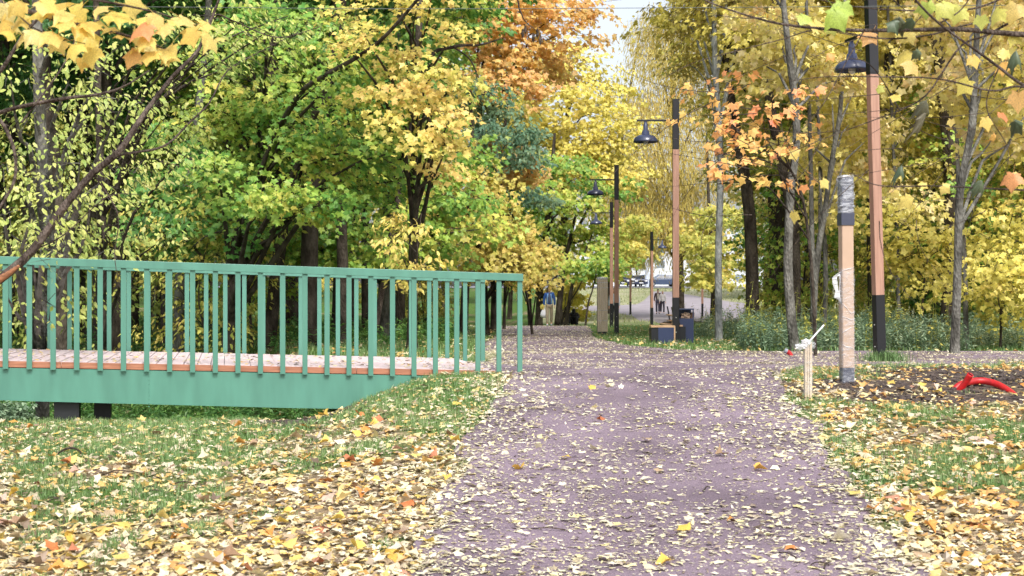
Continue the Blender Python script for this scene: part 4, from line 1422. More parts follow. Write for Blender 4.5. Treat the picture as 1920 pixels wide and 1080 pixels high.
lip = simple("lip", lin(170, 96, 88), .5)
dark = cloth("dark_cloth", (30, 30, 36))
C1 = dict(jacket=cloth("blue_jacket", (50, 92, 168)), shirt=cloth("grey_blue_shirt", (92, 100, 130)), trousers=cloth("khaki_trousers", (190, 172, 148)), shoe=cloth("light_shoe", (205, 212, 220)), shoe_d=dark, hair=cloth("brown_hair", (62, 44, 36)), lip=lip)
J = joints(.10, .02, -.08, .03, .10)
x, y, z = G(1030, 62)
p1 = person((x, y, z + .01), R(180), "man walking towards us in an open blue jacket and khaki trousers", J, C1)
# light lining strips along the open front
M['lining'] = cloth("light_blue_lining", (140, 184, 232))
for sg in (-1, 1):
    skin('jacket_lining', [(sg * .085, .135, .98), (sg * .095, .155, 1.15), (sg * .075, .15, 1.35), (sg * .05, .09, 1.47)], [(0, 1), (1, 2), (2, 3)], [(.035, .015), (.03, .015), (.025, .015), .012], M['lining'], p1, 1)
# white carrier bag in his hand
bpy.context.view_layer.update()
hp = p1.matrix_world @ Vector(J['har'])
bag = empty("carrier_bag", (hp.x, hp.y, hp.z - .48), 0, label="full white plastic bag in the walking man's hand", cat="bag")
M['bag'] = simple("white_bag_plastic", lin(232, 232, 240), .35, bump=.6, bscale=14)
bb = MB().lathe([(.001, 0), (.10, .01), (.155, .07), (.165, .15), (.13, .25), (.07, .35), (.03, .42)], 20)
rr = np.random.default_rng(2)
bb.v = [(a * (1 + rr.normal(0, .05)), b_ * .75 * (1 + rr.normal(0, .05)), c) for a, b_, c in bb.v]
bb.build('bag_body', M['bag'], bag, smooth=True)
tube_obj('handle', [(-.03, 0, .41), (-.02, 0, .47), (0, 0, .50), (.02, 0, .47), (.03, 0, .41)], .008, M['bag'], bag, 12, 6)

C2 = dict(jacket=dark, trousers=dark, shoe=dark, shoe_d=dark, hair=dark, lip=dark, skin=dark)
Js = dict(pelvis=(0, 0, .16), belly=(0, .06, .32), chest=(0, .16, .46), neck=(0, .22, .58), head1=(0, .25, .64), head2=(0, .30, .71))
for s, sg in (('l', -1), ('r', 1)):
    Js.update({'sh' + s: (sg * .16, .15, .54), 'el' + s: (sg * .25, .25, .38), 'wr' + s: (sg * .13, .40, .40), 'ha' + s: (sg * .07, .44, .41),
               'hi' + s: (sg * .10, .04, .15), 'kn' + s: (sg * .19, .42, .40), 'an' + s: (sg * .17, .52, .08), 'to' + s: (sg * .18, .66, .04)})
x, y, z = G(1077, 66)
p2 = person((x, y, z + .02), R(170), "person dressed all in black sitting on the grass right of the walking man", Js, C2, h=1.0)
skin('hood', [(0, .17, .56), (0, .20, .66), (0, .25, .74), (0, .31, .72)], [(0, 1), (1, 2), (2, 3)], [(.09, .09), (.10, .10), (.09, .09), (.07, .07)], dark, p2)
C3 = dict(jacket=cloth("pale_grey_jacket", (196, 202, 212)), trousers=cloth("black_trousers", (34, 34, 42)), shoe=dark, shoe_d=dark, hair=cloth("grey_hair", (150, 140, 130)), lip=lip)
x, y, z = G(1152, 64)
p3 = person((x, y, z), R(165), "person in a pale jacket and black trousers half hidden behind the two overlapping lamps", joints(.07, .04, -.04), C3)
C4 = dict(jacket=cloth("dark_brown_jacket", (84, 66, 66)), shirt=cloth("pale_shirt", (200, 190, 182)), trousers=cloth("grey_trousers", (88, 84, 104)), shoe=dark, shoe_d=dark, hair=cloth("black_hair", (40, 34, 34)), lip=lip)
C5 = dict(jacket=cloth("cream_jacket", (216, 212, 212)), trousers=cloth("charcoal_trousers", (58, 54, 66)), shoe=cloth("shoe_grey", (170, 168, 172)), shoe_d=dark, hair=cloth("fair_hair", (196, 170, 140)), lip=lip)
x, y, z = G(1233.5, 98)
person((x, y, z + .05), R(178), "left walker of the couple, in a dark jacket with a pale front", joints(.12, .06, -.06), C4)
x, y, z = G(1242, 97.4)
person((x, y, z + .05), R(184), "right walker of the couple, in a cream jacket", joints(-.12, -.06, .06), C5, h=.94)

# ------------------------------------------------------------ cars
M['glass'] = simple("car_glass", lin(28, 36, 48), .08, spec=.8)
M['tyre'] = simple("tyre_rubber", lin(30, 30, 32), .85)
M['rim'] = simple("wheel_rim", lin(180, 184, 190), .3, metal=.8)
M['lightglass'] = simple("headlight_glass", lin(230, 232, 235), .12)
M['tail'] = simple("tail_light", lin(160, 24, 24), .2)
M['plate'] = simple("number_plate", lin(225, 226, 228), .4)


def car(px, d, rz, label, col, wagon=True):
    x, y, z = G(px, d)
    root = empty("parked_car", (x, y, z + .09), rz, label=label, cat="car", group="cars parked beyond the slope")
    paint = simple("car_paint", lin(*col), .25, spec=.7)
    # side profile, x length, z height
    prof = [(-2.25, .35), (-2.3, .75), (-2.2, .98), (-1.0, 1.02), (2.05, 1.05), (2.25, .95), (2.28, .4), (1.8, .25), (-1.85, .25)]
    m_ = MB()
    n_ = len(prof)
    for yy in (-.86, .86): m_.v += [(a, yy, b_) for a, b_ in prof]
    m_.f.append(tuple(range(n_))[::-1]); m_.f.append(tuple(range(n_, 2 * n_)))
    for i in range(n_):
        j = (i + 1) % n_
        m_.f.append((i, j, j + n_, i + n_))
    m_.build('body', paint, root, bevel=.06)
    top = [(-.55, -.62), (1.75 if wagon else 1.0, -.62), (1.75 if wagon else 1.0, .62), (-.55, .62)]
    MB().prism([(-1.15, -.80), (2.1 if wagon else 1.6, -.80), (2.1 if wagon else 1.6, .80), (-1.15, .80)], 1.03, 1.5, top=top).build('cabin', paint, root, bevel=.05)
    for sg in (-1, 1):
        for a0, a1 in ((-.85, -.05), (.02, .85), (.92, 1.7 if wagon else 1.2)):
            k = MB()
            sl_ = lambda zz: sg * (.80 - (zz - 1.03) / .47 * .18 + .012)
            x0b, x0t = a0, max(a0, -.45) if a0 < -.5 else a0
            pts = [(x0b, sl_(1.08), 1.08), (a1, sl_(1.08), 1.08), (a1 - (.05 if a1 > 1 else 0), sl_(1.42), 1.42), (x0t, sl_(1.42), 1.42)]
            pts2 = [(p, q - sg * .02, r_) for p, q, r_ in pts]
            k.v = pts + pts2; k.f = [(0, 1, 2, 3), (7, 6, 5, 4), (0, 4, 5, 1), (1, 5, 6, 2), (2, 6, 7, 3), (3, 7, 4, 0)]
            k.build('side_window', M['glass'], root)
    k = MB(); k.v = [(-1.13, -.72, 1.08), (-1.13, .72, 1.08), (-.66, .58, 1.45), (-.66, -.58, 1.45), (-1.08, -.72, 1.06), (-1.08, .72, 1.06), (-.6, .58, 1.43), (-.6, -.58, 1.43)]
    k.f = [(0, 3, 2, 1), (4, 5, 6, 7), (0, 1, 5, 4), (1, 2, 6, 5), (2, 3, 7, 6), (3, 0, 4, 7)]
    k.build('windscreen', M['glass'], root)
    for a in (-1.4, 1.4):
        for sg in (-1, 1):
            T = Matrix.Translation((a, sg * .78, .32)) @ Matrix.Rotation(R(-90 * sg), 4, 'X')
            w_ = MB().lathe([(.01, -.08), (.28, -.08), (.32, -.04), (.32, .08), (.28, .1), (.2, .1), (.01, .1)], 20, T).build('wheel', M['tyre'], root, smooth=False)
            MB().lathe([(.01, .105), (.19, .105), (.2, .09)], 16, T).build('rim', M['rim'], w_)
    for sg in (-1, 1):
        MB().box(-2.315, -2.2, sg * .62 - .17, sg * .62 + .17, .66, .82).build('headlight', M['lightglass'], root)
        MB().box(2.2, 2.30, sg * .72 - .1, sg * .72 + .1, .72, .95).build('tail_light', M['tail'], root)
    MB().box(-2.32, -2.24, -.4, .4, .62, .8).build('grille', M['post_black'], root)
    MB().box(-2.335, -2.3, -.26, .26, .42, .54).build('number_plate', M['plate'], root)
    return root


car(1241, 186, R(8), "dark blue estate car seen from the side in the gap between the lamps", (64, 78, 104))
car(1171, 186, R(82), "dark parked car with a pale bumper, leftmost in the row", (50, 58, 82), False)
car(1190, 190, R(80), "white parked car between the two dark ones in the row", (225, 228, 232), False)
car(1203, 186, R(84), "small dark parked car facing us beside the pale pole", (58, 66, 90), False)
car(1293, 188, R(6), "white parked car right behind the lamp with the bin", (228, 230, 234))

# pale pole and pale block of flats behind the cars
x, y, z = G(1213, 184)
tp = empty("pale_pole", (x, y, z), 0, label="thick pale pole standing among the parked cars", cat="pole")
MB().lathe([(.28, 0), (.26, 6), (.2, 12)], 14).build('pole_shaft', simple("pale_concrete", lin(196, 204, 216), .8, noise=.1), tp, smooth=True)
M['render'] = simple("pale_render", lin(206, 210, 218), .85, noise=.06, nscale=.6)
M['win'] = simple("window_glass", lin(120, 132, 150), .15)
x, y, z = G(1270, 300)
bd = empty("apartment_building", (x, y, z), R(4), label="pale block of flats glimpsed far behind the parked cars", cat="building")
MB().box(-22, 22, 0, 14, -1, 15).build('wall', M['render'], bd)
MB().box(-22.4, 22.4, -.4, 14.4, 15.01, 15.6).build('roof', simple("grey_roof", lin(150, 152, 160), .8), bd)
wme = None
for fl__ in range(5):
    for k in range(13):
        if wme is None:
            o = MB().box(-.8, .8, -.06, .1, 0, 1.5).build('window', M['win'], bd); wme = o.data
        else:
            o = link('window', wme, bd)
        o.location = (-20 + k * 3.3, 0, 1.0 + fl__ * 2.9)

# ------------------------------------------------------------ ground cover
rg = np.random.default_rng(21)


def frustum_pts(n, y0, y1, margin=1.0, power=1.0):
    """random ground points inside the picture's wedge, plus a margin, denser near by when power > 1"""
    u = rg.random(n)
    y = y0 + (y1 - y0) * u ** power
    half = 960 / F * y + margin
    x = (rg.random(n) * 2 - 1) * half
    return x, y


def slope_normal(x, y):
    e = .1
    zx = (gz(x + e, y) - gz(x - e, y)) / (2 * e); zy = (gz(x, y + e) - gz(x, y - e)) / (2 * e)
    return unit(np.stack([-zx, -zy, np.ones_like(zx)], -1))


def grass_blades(name, label, n, y0, y1, h0, h1, width, power, keep, mat, segs=2):
    x, y = frustum_pts(n, y0, y1, 1.2, power)
    # gather into tufts
    cx = np.round(x * 9) / 9; cyy = np.round(y * 9) / 9
    x = cx + (x - cx) * .8 + rg.normal(0, .012, n); y = cyy + (y - cyy) * .8 + rg.normal(0, .012, n)
    g = keep(x, y)
    k = rg.random(n) < g * (.35 + .65 * vnoise(x, y, 5.0, 71))
    x, y, g = x[k], y[k], g[k]
    n = len(x)
    z = gz(x, y) - .004
    a = rg.random(n) * 2 * np.pi
    h = (h0 + (h1 - h0) * rg.random(n)) * (0.55 + 0.6 * g)
    ln = rg.random(n) * .75
    bx, by = np.cos(a), np.sin(a)
    wx, wy = -by * width, bx * width
    P0 = np.stack([x - wx, y - wy, z], -1); P1 = np.stack([x + wx, y + wy, z], -1)
    mx_, my_, mz_ = x + bx * h * ln * .3, y + by * h * ln * .3, z + h * .6
    P2 = np.stack([mx_ + wx * .7, my_ + wy * .7, mz_], -1); P3 = np.stack([mx_ - wx * .7, my_ - wy * .7, mz_], -1)
    P4 = np.stack([x + bx * h * ln, y + by * h * ln, z + h * (1 - .35 * ln)], -1)
    V = np.stack([P0, P1, P2, P3, P4], 1).reshape(-1, 3)
    f = np.array([(0, 1, 2), (0, 2, 3), (3, 2, 4)])
    Fa = (f[None] + (np.arange(n) * 5)[:, None, None]).reshape(-1, 3)
    tone = vnoise(x, y, .9, 11) * .7 + .3 * rg.random(n)
    A = np.repeat(np.stack([tone, rg.random(n), rg.random(n)], -1), 5, axis=0)
    o = link(name, fast_mesh(name, V, Fa, True, A), None, mat)
    return tag(o, label, 'grass', None, 'stuff')


def keep_near(x, y): return grass_mask(x, y) * (~on_path(x, y, .0)) * (y < 19) * (1 - .0 * x)


grass_blades('grass', "short green grass on the near banks beside the path", 330000, 7.0, 19.0, .03, .085, .0028, 1.25, keep_near, L['grass'])


def keep_mid(x, y):
    g = sstep(.25, .6, .55 * vnoise(x, y, 1.1, 1) + .45 * vnoise(x, y, 3.1, 2) + .28)
    return g * (~on_path(x, y, .05)) * ((x > 1.5) | (x < -.2))


grass_blades('grass', "green lawn around the lamps beyond the path fork", 110000, 18.5, 64.0, .05, .12, .006, 1.4, keep_mid, L['grass'])
grass_blades('grass', "pale grass on the far slope below the cars", 50000, 78.0, 176.0, .08, .25, .03, 1.0,
             lambda x, y: (.75 * (x > .03 * y) * ~((x > np.interp(y, ys2, xl2)) & (x < np.interp(y, ys2, xr2)) & (y < 152))), L['farslope'])
# tall tuft at the foot of the near lamp
x0, y0, z0_ = G(1650, 19.6)
n = 900
a = rg.random(n) * 6.283; r_ = np.abs(rg.normal(0, .13, n)) + .06
tx, ty = x0 + r_ * np.cos(a) + .1 * rg.random(n), y0 - .05 + r_ * np.sin(a)


def tuft(name, label, tx, ty, h, w, mat, cat='grass tuft', kind='stuff'):
    n = len(tx); z = gz(tx, ty) - .01
    a = rg.random(n) * 6.283; hh = h * (.5 + .6 * rg.random(n)); ln = .15 + .6 * rg.random(n)
    bx, by = np.cos(a), np.sin(a)
    P = np.stack([np.stack([tx, ty, z], -1), np.stack([tx + bx * hh * ln * .25, ty + by * hh * ln * .25, z + hh * .6], -1), np.stack([tx + bx * hh * ln, ty + by * hh * ln, z + hh * (1 - .4 * ln)], -1)], 1)
    wv = np.stack([-by * w, bx * w, 0 * bx], -1)
    V = np.stack([P[:, 0] - wv, P[:, 0] + wv, P[:, 1] + wv * .7, P[:, 1] - wv * .7, P[:, 2]], 1).reshape(-1, 3)
    f = np.array([(0, 1, 2), (0, 2, 3), (3, 2, 4)])
    Fa = (f[None] + (np.arange(n) * 5)[:, None, None]).reshape(-1, 3)
    A = np.repeat(np.stack([rg.random(n) * .6, rg.random(n), rg.random(n)], -1), 5, axis=0)
    return tag(link(name, fast_mesh(name, V, Fa, True, A), None, mat), label, cat, None, kind)


tuft('grass_tuft', "tall bright green grass tuft round the foot of the near lamp", tx, ty, .22, .004, L['grass'])


# leaf litter ------------------------------------------------
def litter(name, label, n, y0, y1, s0, s1, keep, mat, outline, power=1.0, xr=None, lift=.012, curl=.3, fold=.35, tilt=.2, orange=None):
    x, y = frustum_pts(n, y0, y1, 1.2, power)
    if xr is not None: x = rg.uniform(xr[0], xr[1], n)
    k = rg.random(n) < keep(x, y)
    x, y = x[k], y[k]; n = len(x)
    z = gz(x, y) + lift * (.3 + rg.random(n))
    N = slope_normal(x, y) + rg.normal(0, tilt, (n, 3)) * (0.4 + 1.2 * (rg.random((n, 1)) ** 2))
    T = rg.normal(0, 1, (n, 3)); T[:, 2] *= .2
    S = s0 + (s1 - s0) * rg.random(n) ** 1.8
    tone = rg.random(n) ** .6
    if orange is not None: tone = np.clip(tone + orange(x, y) * rg.random(n), 0, 1)
    A = np.stack([tone, tone * .8 + .2 * rg.random(n), rg.random(n)], -1)
    V, Fa, AA = leaves(np.stack([x, y, z], -1), T, unit(N), S, outline, rg, curl=curl, fold=fold, attr=A)
    o = link(name, fast_mesh(name, V, Fa, False, AA), None, mat)
    return tag(o, label, 'fallen leaves', None, 'stuff')


def k_bank(x, y):
    g = grass_mask(x, y)
    band = np.exp(-((y - 14.9) / 1.0) ** 2) * (x < -.6)
    return (1 - .34 * g) * (~on_path(x, y, .0)) * (1 - .3 * band) * (1 - .72 * dirt_mask(x, y)) * (1 - .9 * ((np.abs(x - 4.85) < .5) & (np.abs(y - 14.8) < .35)))


def k_edge(x, y):
    d = np.minimum(np.abs(x - path_l(y)), np.abs(x - path_r(y)))
    return np.exp(-(d / .46) ** 2) * (y < 17) * (.4 + .6 * vnoise(x, y, 1.9, 81))


litter('leaf_litter', "thick layer of fallen maple leaves on the banks in the foreground", 19000, 7.0, 18.6, .035, .082, k_bank, L['litter'], MAPLE10, 1.35, None, .03, .4, .4, .2, orange=lambda x, y: .5 * (x > 2.4))
litter('leaf_litter', "small cream and brown leaves mixed into the foreground litter", 24000, 7.0, 18.6, .016, .040, k_bank, L['litter'], OVAL6, 1.3, None, .03)
litter('leaf_litter', "band of pale leaves gathered along both edges of the path", 42000, 7.0, 17.0, .02, .055, k_edge, L['flake'], OVAL6, 1.2, None, .03)


def k_path(x, y):
    m_ = .16 + .95 * sstep(.34, .66, .5 * vnoise(x * .6, y, 1.5, 21) + .3 * vnoise(x * .4, y * 1.3, 3.7, 22) + .2 * vnoise(x, y, 7.0, 23))
    d = np.minimum(np.abs(x - path_l(y)), np.abs(x - path_r(y)))
    return np.clip(m_ + .5 * np.exp(-(d / .4) ** 2), 0, 1) * on_path(x, y)


litter('path_leaves', "small pale leaves scattered over the path in the foreground", 165000, 7.0, 19.0, .008, .032, k_path, L['flake'], LEAF6, 1.2, None, .028, .07, .12, .07)
litter('path_leaves', "larger cream leaves lying flat on the near path", 11000, 7.0, 19.0, .035, .06, k_path, L['flake'], MAPLE10, 1.2, None, .03, .08, .15, .07)
litter('path_leaves', "pale leaves over the path where it forks and bends away", 50000, 22.5, 61.0, .025, .07, k_path, L['flake'], LEAF4, 1.3, (-3.2, 5.0), .03, .15, .2, .15)


def k_lawn(x, y): return (.65 - .4 * sstep(.4, .7, vnoise(x, y, .8, 31))) * (~on_path(x, y)) * ((x > 1.5) | (x < -.2))


litter('leaf_litter', "yellow leaves sprinkled on the lawn around the lamps", 26000, 18.5, 66.0, .03, .08, k_lawn, L['litter'], LEAF6, 1.4, None, .07, .3, .3, .3, orange=lambda x, y: .3)
bx_, by_ = 5.8 * rg.random(900) - 5.8, rg.random(900) * 2.8
uv = np.array([math.cos(ang), math.sin(ang)]); vv = np.array([-math.sin(ang), math.cos(ang)])
lx = .3 + rg.random(700) * 7; ly = -.1 - rg.random(700) * 2.8
P = np.stack([BP0.x + uv[0] * lx + vv[0] * ly, BP0.y + uv[1] * lx + vv[1] * ly, BP0.z + lx * SL + .022 + .01 * rg.random(700)], -1)
nn = np.tile([0, 0, 1.0], (700, 1)) + rg.normal(0, .12, (700, 3)); tt = rg.normal(0, 1, (700, 3)); tt[:, 2] *= .1
V, Fa, A = leaves(P, tt, nn, .02 + .03 * rg.random(700), OVAL6, rg, .2, .2, np.stack([rg.random(700)] * 3, -1))
tag(link('deck_leaves', fast_mesh('deck_leaves', V, Fa, False, A), None, L['litter']), "small leaves scattered on the bridge deck", 'fallen leaves', None, 'stuff')

litter('path_leaves', "pale leaves strewn over the side path going off to the right", 45000, 18.3, 23.3, .02, .055, k_path, L['flake'], LEAF4, 1.0, None, .03, .15, .2, .15)
# 300 single big leaves nearest the camera, each its own object on the ground
sv = []
for k in range(6):
    r6 = np.random.default_rng(100 + k)
    V, Fa, A = leaves(np.zeros((1, 3)), np.array([[0, 1.0, 0]]), np.array([[0, 0, 1.0]]), np.array([1.0]), MAPLE26, r6, curl=.45, fold=.5)
    ps, pq = tubes(np.array([[(0, 0, 0), (0.03, -.3, .04), (0.1, -.62, .02)]]), np.array([[.02, .015, .012]]), 3)
    Q3 = np.concatenate([pq[:, [0, 1, 2]], pq[:, [0, 2, 3]]])
    V2 = np.concatenate([V, ps]); F2 = np.concatenate([Fa, Q3 + len(V)])
    me = fast_mesh('fallen_leaf', V2, F2, True)
    me.materials.append(L['single'])
    sv.append(me)
rs = random.Random(3)
k = 0
while k < 300:
    y = 7.6 + (rs.random() ** 1.2) * 7.5
    x = rs.uniform(-1, 1) * (960 / F * y + .2)
    if on_path(np.array(x), np.array(y), .0) and rs.random() > .12: continue
    if rs.random() > .35 + .8 * (1 - grass_mask(np.array(x), np.array(y))): continue
    o = bpy.data.objects.new('fallen_leaf', sv[k % 6]); COL.objects.link(o)
    o.parent = ground
    o.location = (x, y, gzf(x, y) + rs.uniform(.03, .055))
    o.rotation_euler = (rs.gauss(0, .28), rs.gauss(0, .28), rs.random() * 6.28)
    s_ = rs.uniform(.055, .09)
    o.scale = (s_, s_, s_)
    k += 1

# sticks lying about
rk = np.random.default_rng(44)
for k in range(46):
    y = rk.uniform(7.8, 17); x = rk.uniform(-1, 1) * (960 / F * y)
    if rk.random() < .55 and on_path(np.array(x), np.array(y)): continue
    a = rk.uniform(0, 6.28); ln = rk.uniform(.08, .34); zz = gzf(x, y)
    pts = []
    for q in range(5):
        t = (q / 4 - .5) * ln
        px_, py_ = x + math.cos(a) * t + rk.normal(0, .01), y + math.sin(a) * t + rk.normal(0, .01)
        pts.append((px_ - x, py_ - y, gzf(px_, py_) - zz + .03 + .012 * math.sin(q * 1.3)))
    st_ = tube_obj('fallen_stick', pts, [.005, .004, .002], M['twig'], ground, 8, 5)
    st_.location = (x, y, zz)
# one dark curled root-like stick on the left bank
xx, yy, zz = G(130, 12.2)
st_ = tube_obj('fallen_stick', [(-.1, 0, .03), (-.07, 0, .055), (-.02, .01, .075), (.04, 0, .08), (.09, .01, .05), (.11, 0, .02)], [.007, .011, .006], M['bark_dark'], ground, 20, 7)
st_.location = (xx, yy, zz)

# clods of dug soil
M['soil'] = simple("dark_soil", lin(86, 74, 68), .95, col2=lin(56, 48, 46), nscale=20, bump=.6, bscale=60)
cl_v = []
import bmesh
bm = bmesh.new(); bmesh.ops.create_icosphere(bm, subdivisions=1, radius=1)
iv = np.array([v.co[:] for v in bm.verts]); fi = np.array([[v.index for v in f.verts] for f in bm.faces]); bm.free()
n = 3400
x = rg.uniform(2.6, 7.2, n * 3); y = rg.uniform(13.4, 18.0, n * 3)
x = np.concatenate([x, rg.uniform(-2.9, -1.4, n)]); y = np.concatenate([y, rg.uniform(14.2, 15.9, n)])
k = (rg.random(len(x)) < dirt_mask(x, y)) & ~on_path(x, y)
x, y = x[k], y[k]; n = len(x)
s_ = .006 + .03 * rg.random(n) ** 3
V = np.stack([x, y, gz(x, y) + s_ * .2], -1)[:, None, :] + iv[None] * s_[:, None, None] * (1 + rg.normal(0, .22, (n, len(iv), 3))) * np.array([1.3, 1.3, .8])
Fa = (fi[None] + (np.arange(n) * len(iv))[:, None, None]).reshape(-1, 3)
tag(link('soil_clods', fast_mesh('soil_clods', V.reshape(-1, 3), Fa, False), None, M['soil']), "crumbly dark clods of dug soil around the wrapped post and the ducts", 'soil', None, 'stuff')


# weeds ------------------------------------------------------
def weeds(name, label, pts, h, lsize, mat, per=22, outline=LEAF4, stem_mat=None):
    n = len(pts)
    x, y = pts[:, 0], pts[:, 1]
    z = gz(x, y)
    hh = h * (.35 + .9 * rg.random(n)) * (.45 + .9 * vnoise(x, y, .8, 61))
    tx = rg.normal(0, .16, n) * hh; ty = rg.normal(0, .16, n) * hh
    t = .15 + .85 * rg.random((n, per))
    P = np.stack([x[:, None] + tx[:, None] * t, y[:, None] + ty[:, None] * t, z[:, None] + hh[:, None] * t], -1)
    a = rg.random((n, per)) * 6.283
    o_ = np.stack([np.cos(a), np.sin(a), 0 * a], -1)
    P = P + o_ * lsize * .6
    T = o_ + np.array([0, 0, -.25]) + rg.normal(0, .25, P.shape)
    Nn = o_ * .4 + np.array([0, 0, 1.0]) + rg.normal(0, .3, P.shape)
    tone = np.clip(vnoise(x, y, .7, 41)[:, None] * .7 + .35 * rg.random((n, per)), 0, 1)
    A = np.stack([tone, rg.random((n, per)), rg.random((n, per))], -1).reshape(-1, 3)
    S = lsize * (.5 + .7 * rg.random(n * per))
    V, Fa, AA = leaves(P.reshape(-1, 3), T.reshape(-1, 3), Nn.reshape(-1, 3), S, outline, rg, attr=A)
    SP = np.stack([np.stack([x, y, z - .02], -1), np.stack([x + tx * .5, y + ty * .5, z + hh * .55], -1), np.stack([x + tx, y + ty, z + hh], -1)], 1)
    sv_, sq_ = tubes(SP, np.tile([.005, .004, .002], (n, 1)), 3)
    Q3 = np.concatenate([sq_[:, [0, 1, 2]], sq_[:, [0, 2, 3]]])
    F2 = np.concatenate([Fa, Q3 + len(V)]); V2 = np.concatenate([V, sv_]); A2 = np.concatenate([AA, np.full((len(sv_), 3), .3)])
    return tag(link(name, fast_mesh(name, V2, F2, False, A2), None, mat), label, 'weeds', None, 'stuff')


n = 9000
y = 24.0 + 17 * rg.random(n) ** 1.4
x = (1300 - 960) / F * y + rg.random(n) * ((2120 - 1300) / F * y)
k = (vnoise(x, y, .6, 51) > .22) & ~on_path(x, y, .2) & (x > (1390 - 200 * sstep(27, 36, y) * .5 - 960) / F * y)
weeds('undergrowth', "grey-green nettles and weeds along the foot of the right-hand wood", np.stack([x[k], y[k]], -1)[::2], .56, .06, L['weed'], 22)
weeds('undergrowth', "yellowing weed stems standing among the grey-green nettles", np.stack([x[k], y[k]], -1)[1::13], .9, .06, L['olive'], 14)
n = 900
y = 14.2 + 1.2 * rg.random(n); x = -7.6 + 3.0 * rg.random(n)
k = (x < -5.05 - .4 * (15.4 - y))
weeds('undergrowth', "bluish green weeds under the left end of the bridge", np.stack([x[k], y[k]], -1), .17, .045, L['weed'], 26, LEAF6)
n = 2400
y = 17.6 + 8.4 * rg.random(n); x = -12 + 10.5 * rg.random(n)
k = (x < -1.6 - .34 * (y - 17)) & ~((y < 20) & (x > -1.5))
weeds('undergrowth', "dark green plants filling the ditch under the bridge", np.stack([x[k], y[k]], -1), .5, .08, L['deep'], 20)
n = 1800
y = 26 + 30 * rg.random(n); x = (-200 - 960) / F * y + rg.random(n) * ((1050) / F * y)
weeds('undergrowth', "mixed plants on the woodland floor behind the bridge", np.stack([x, y], -1), .45, .09, L['deep'], 20)

# ------------------------------------------------------------ foreground branches
BIG = {}
for key in ('bigyellow', 'biggreen', 'bigorange', 'dried'):
    lst = []
    for k in range(4):
        r6 = np.random.default_rng(200 + k)
        curl = .3 if key != 'dried' else 1.6
        V, Fa, A = leaves(np.zeros((1, 3)), np.array([[0, 1.0, 0]]), np.array([[0, 0, 1.0]]), np.array([1.0]), MAPLE26, r6, curl=curl, fold=.35 if key != 'dried' else 1.5)
        ps, pq = tubes(np.array([[(0, 0, 0), (0.02, -.35, .06), (0.0, -.8, .02)]]), np.array([[.018, .013, .012]]), 3)
        Q3 = np.concatenate([pq[:, [0, 1, 2]], pq[:, [0, 2, 3]]])
        me = fast_mesh('leaf', np.concatenate([V, ps]), np.concatenate([Fa, Q3 + len(V)]), True)
        me.materials.append(L[key]); lst.append(me)
    BIG[key] = lst
rf = random.Random(8)


def big_leaf(root, base, px, py, d, size, key, droop=.9, up=.75):
    o = bpy.data.objects.new('leaf', rf.choice(BIG[key])); COL.objects.link(o); o.parent = root
    p = Vector(W(px, py, d)) - base
    o.location = p
    t = Vector((rf.uniform(-1, 1), rf.uniform(-.6, .3), -droop + rf.uniform(-.3, .4))).normalized()
    nrm = Vector((rf.gauss(0, .45), -1.0, up + rf.gauss(0, .45))).normalized()
    s = t.cross(nrm).normalized(); nn_ = s.cross(t)
    Mx = Matrix((s, t, nn_)).transposed()
    o.rotation_euler = Mx.to_euler()
    sz = size * rf.uniform(.8, 1.2)
    o.scale = (sz, sz, sz)
    return o


def branch_tree(name, label, base_px, base_d, branches, cat='tree', bark='twig'):
    """a tree rooted out of the frame whose branches reach in; each branch its own part"""
    x, y = (base_px - 960) / F * base_d, base_d
    b = Vector((x, y, gzf(x, y)))
    root = empty(name, b, 0, label=label, cat=cat)
    for pts, r0, r1 in branches:
        P = [W(*p) - np.array(b) for p in pts]
        tube_obj('branch', P, list(np.linspace(r0, r1, 8)), M[bark], root, 40, 7)
    return root, b


# left: leaning tree whose big dark limb crosses the rail end and climbs to the right
lt, ltb = branch_tree('ash_leaved_tree', "leaning tree at the left edge whose thick dark limb arches over the rail", -190, 9.0, [
    ([(-200, 900, 9.0), (-170, 700, 9.0), (-90, 585, 9.1), (0, 523, 9.2), (60, 470, 9.3), (122, 385, 9.4), (174, 325, 9.5), (222, 285, 9.5), (259, 230, 9.6), (283, 196, 9.7), (326, 141, 9.8), (372, 93, 9.9), (400, 26, 10), (425, -40, 10)], .038, .008),
    ([(-200, 420, 9), (-90, 260, 9), (0, 211, 9), (111, 186, 9), (178, 178, 9), (230, 163, 9.1), (280, 132, 9.1)], .02, .004),
    ([(-160, 300, 8.5), (-60, 190, 8.5), (0, 133, 8.5), (22, 100, 8.5), (48, 59, 8.5), (72, 34, 8.5), (110, -20, 8.6)], .017, .006),
    ([(-120, 130, 8.2), (-40, 180, 8.2), (0, 226, 8.2), (19, 259, 8.2), (29, 296, 8.2), (26, 341, 8.2), (0, 388, 8.2), (-30, 430, 8.2)], .013, .007),
    ([(200, 300, 9.5), (232, 289, 9.6), (307, 274, 9.8), (355, 230, 9.9), (392, 193, 10), (426, 133, 10.2), (474, 104, 10.4), (560, 60, 10.6)], .010, .003),
    ([(372, 93, 9.9), (400, 30, 10), (440, 40, 10.1), (520, 70, 10.2), (600, 50, 10.4)], .008, .003),
    ([(60, 470, 9.3), (120, 440, 9.4), (200, 370, 9.4), (262, 365, 9.5)], .006, .002),
    ([(40, 230, 9), (120, 120, 9.1), (150, 40, 9.2), (160, -20, 9.2)], .007, .003),
    ([(174, 325, 9.5), (220, 400, 9.5), (215, 480, 9.5), (225, 540, 9.5)], .005, .002),
])
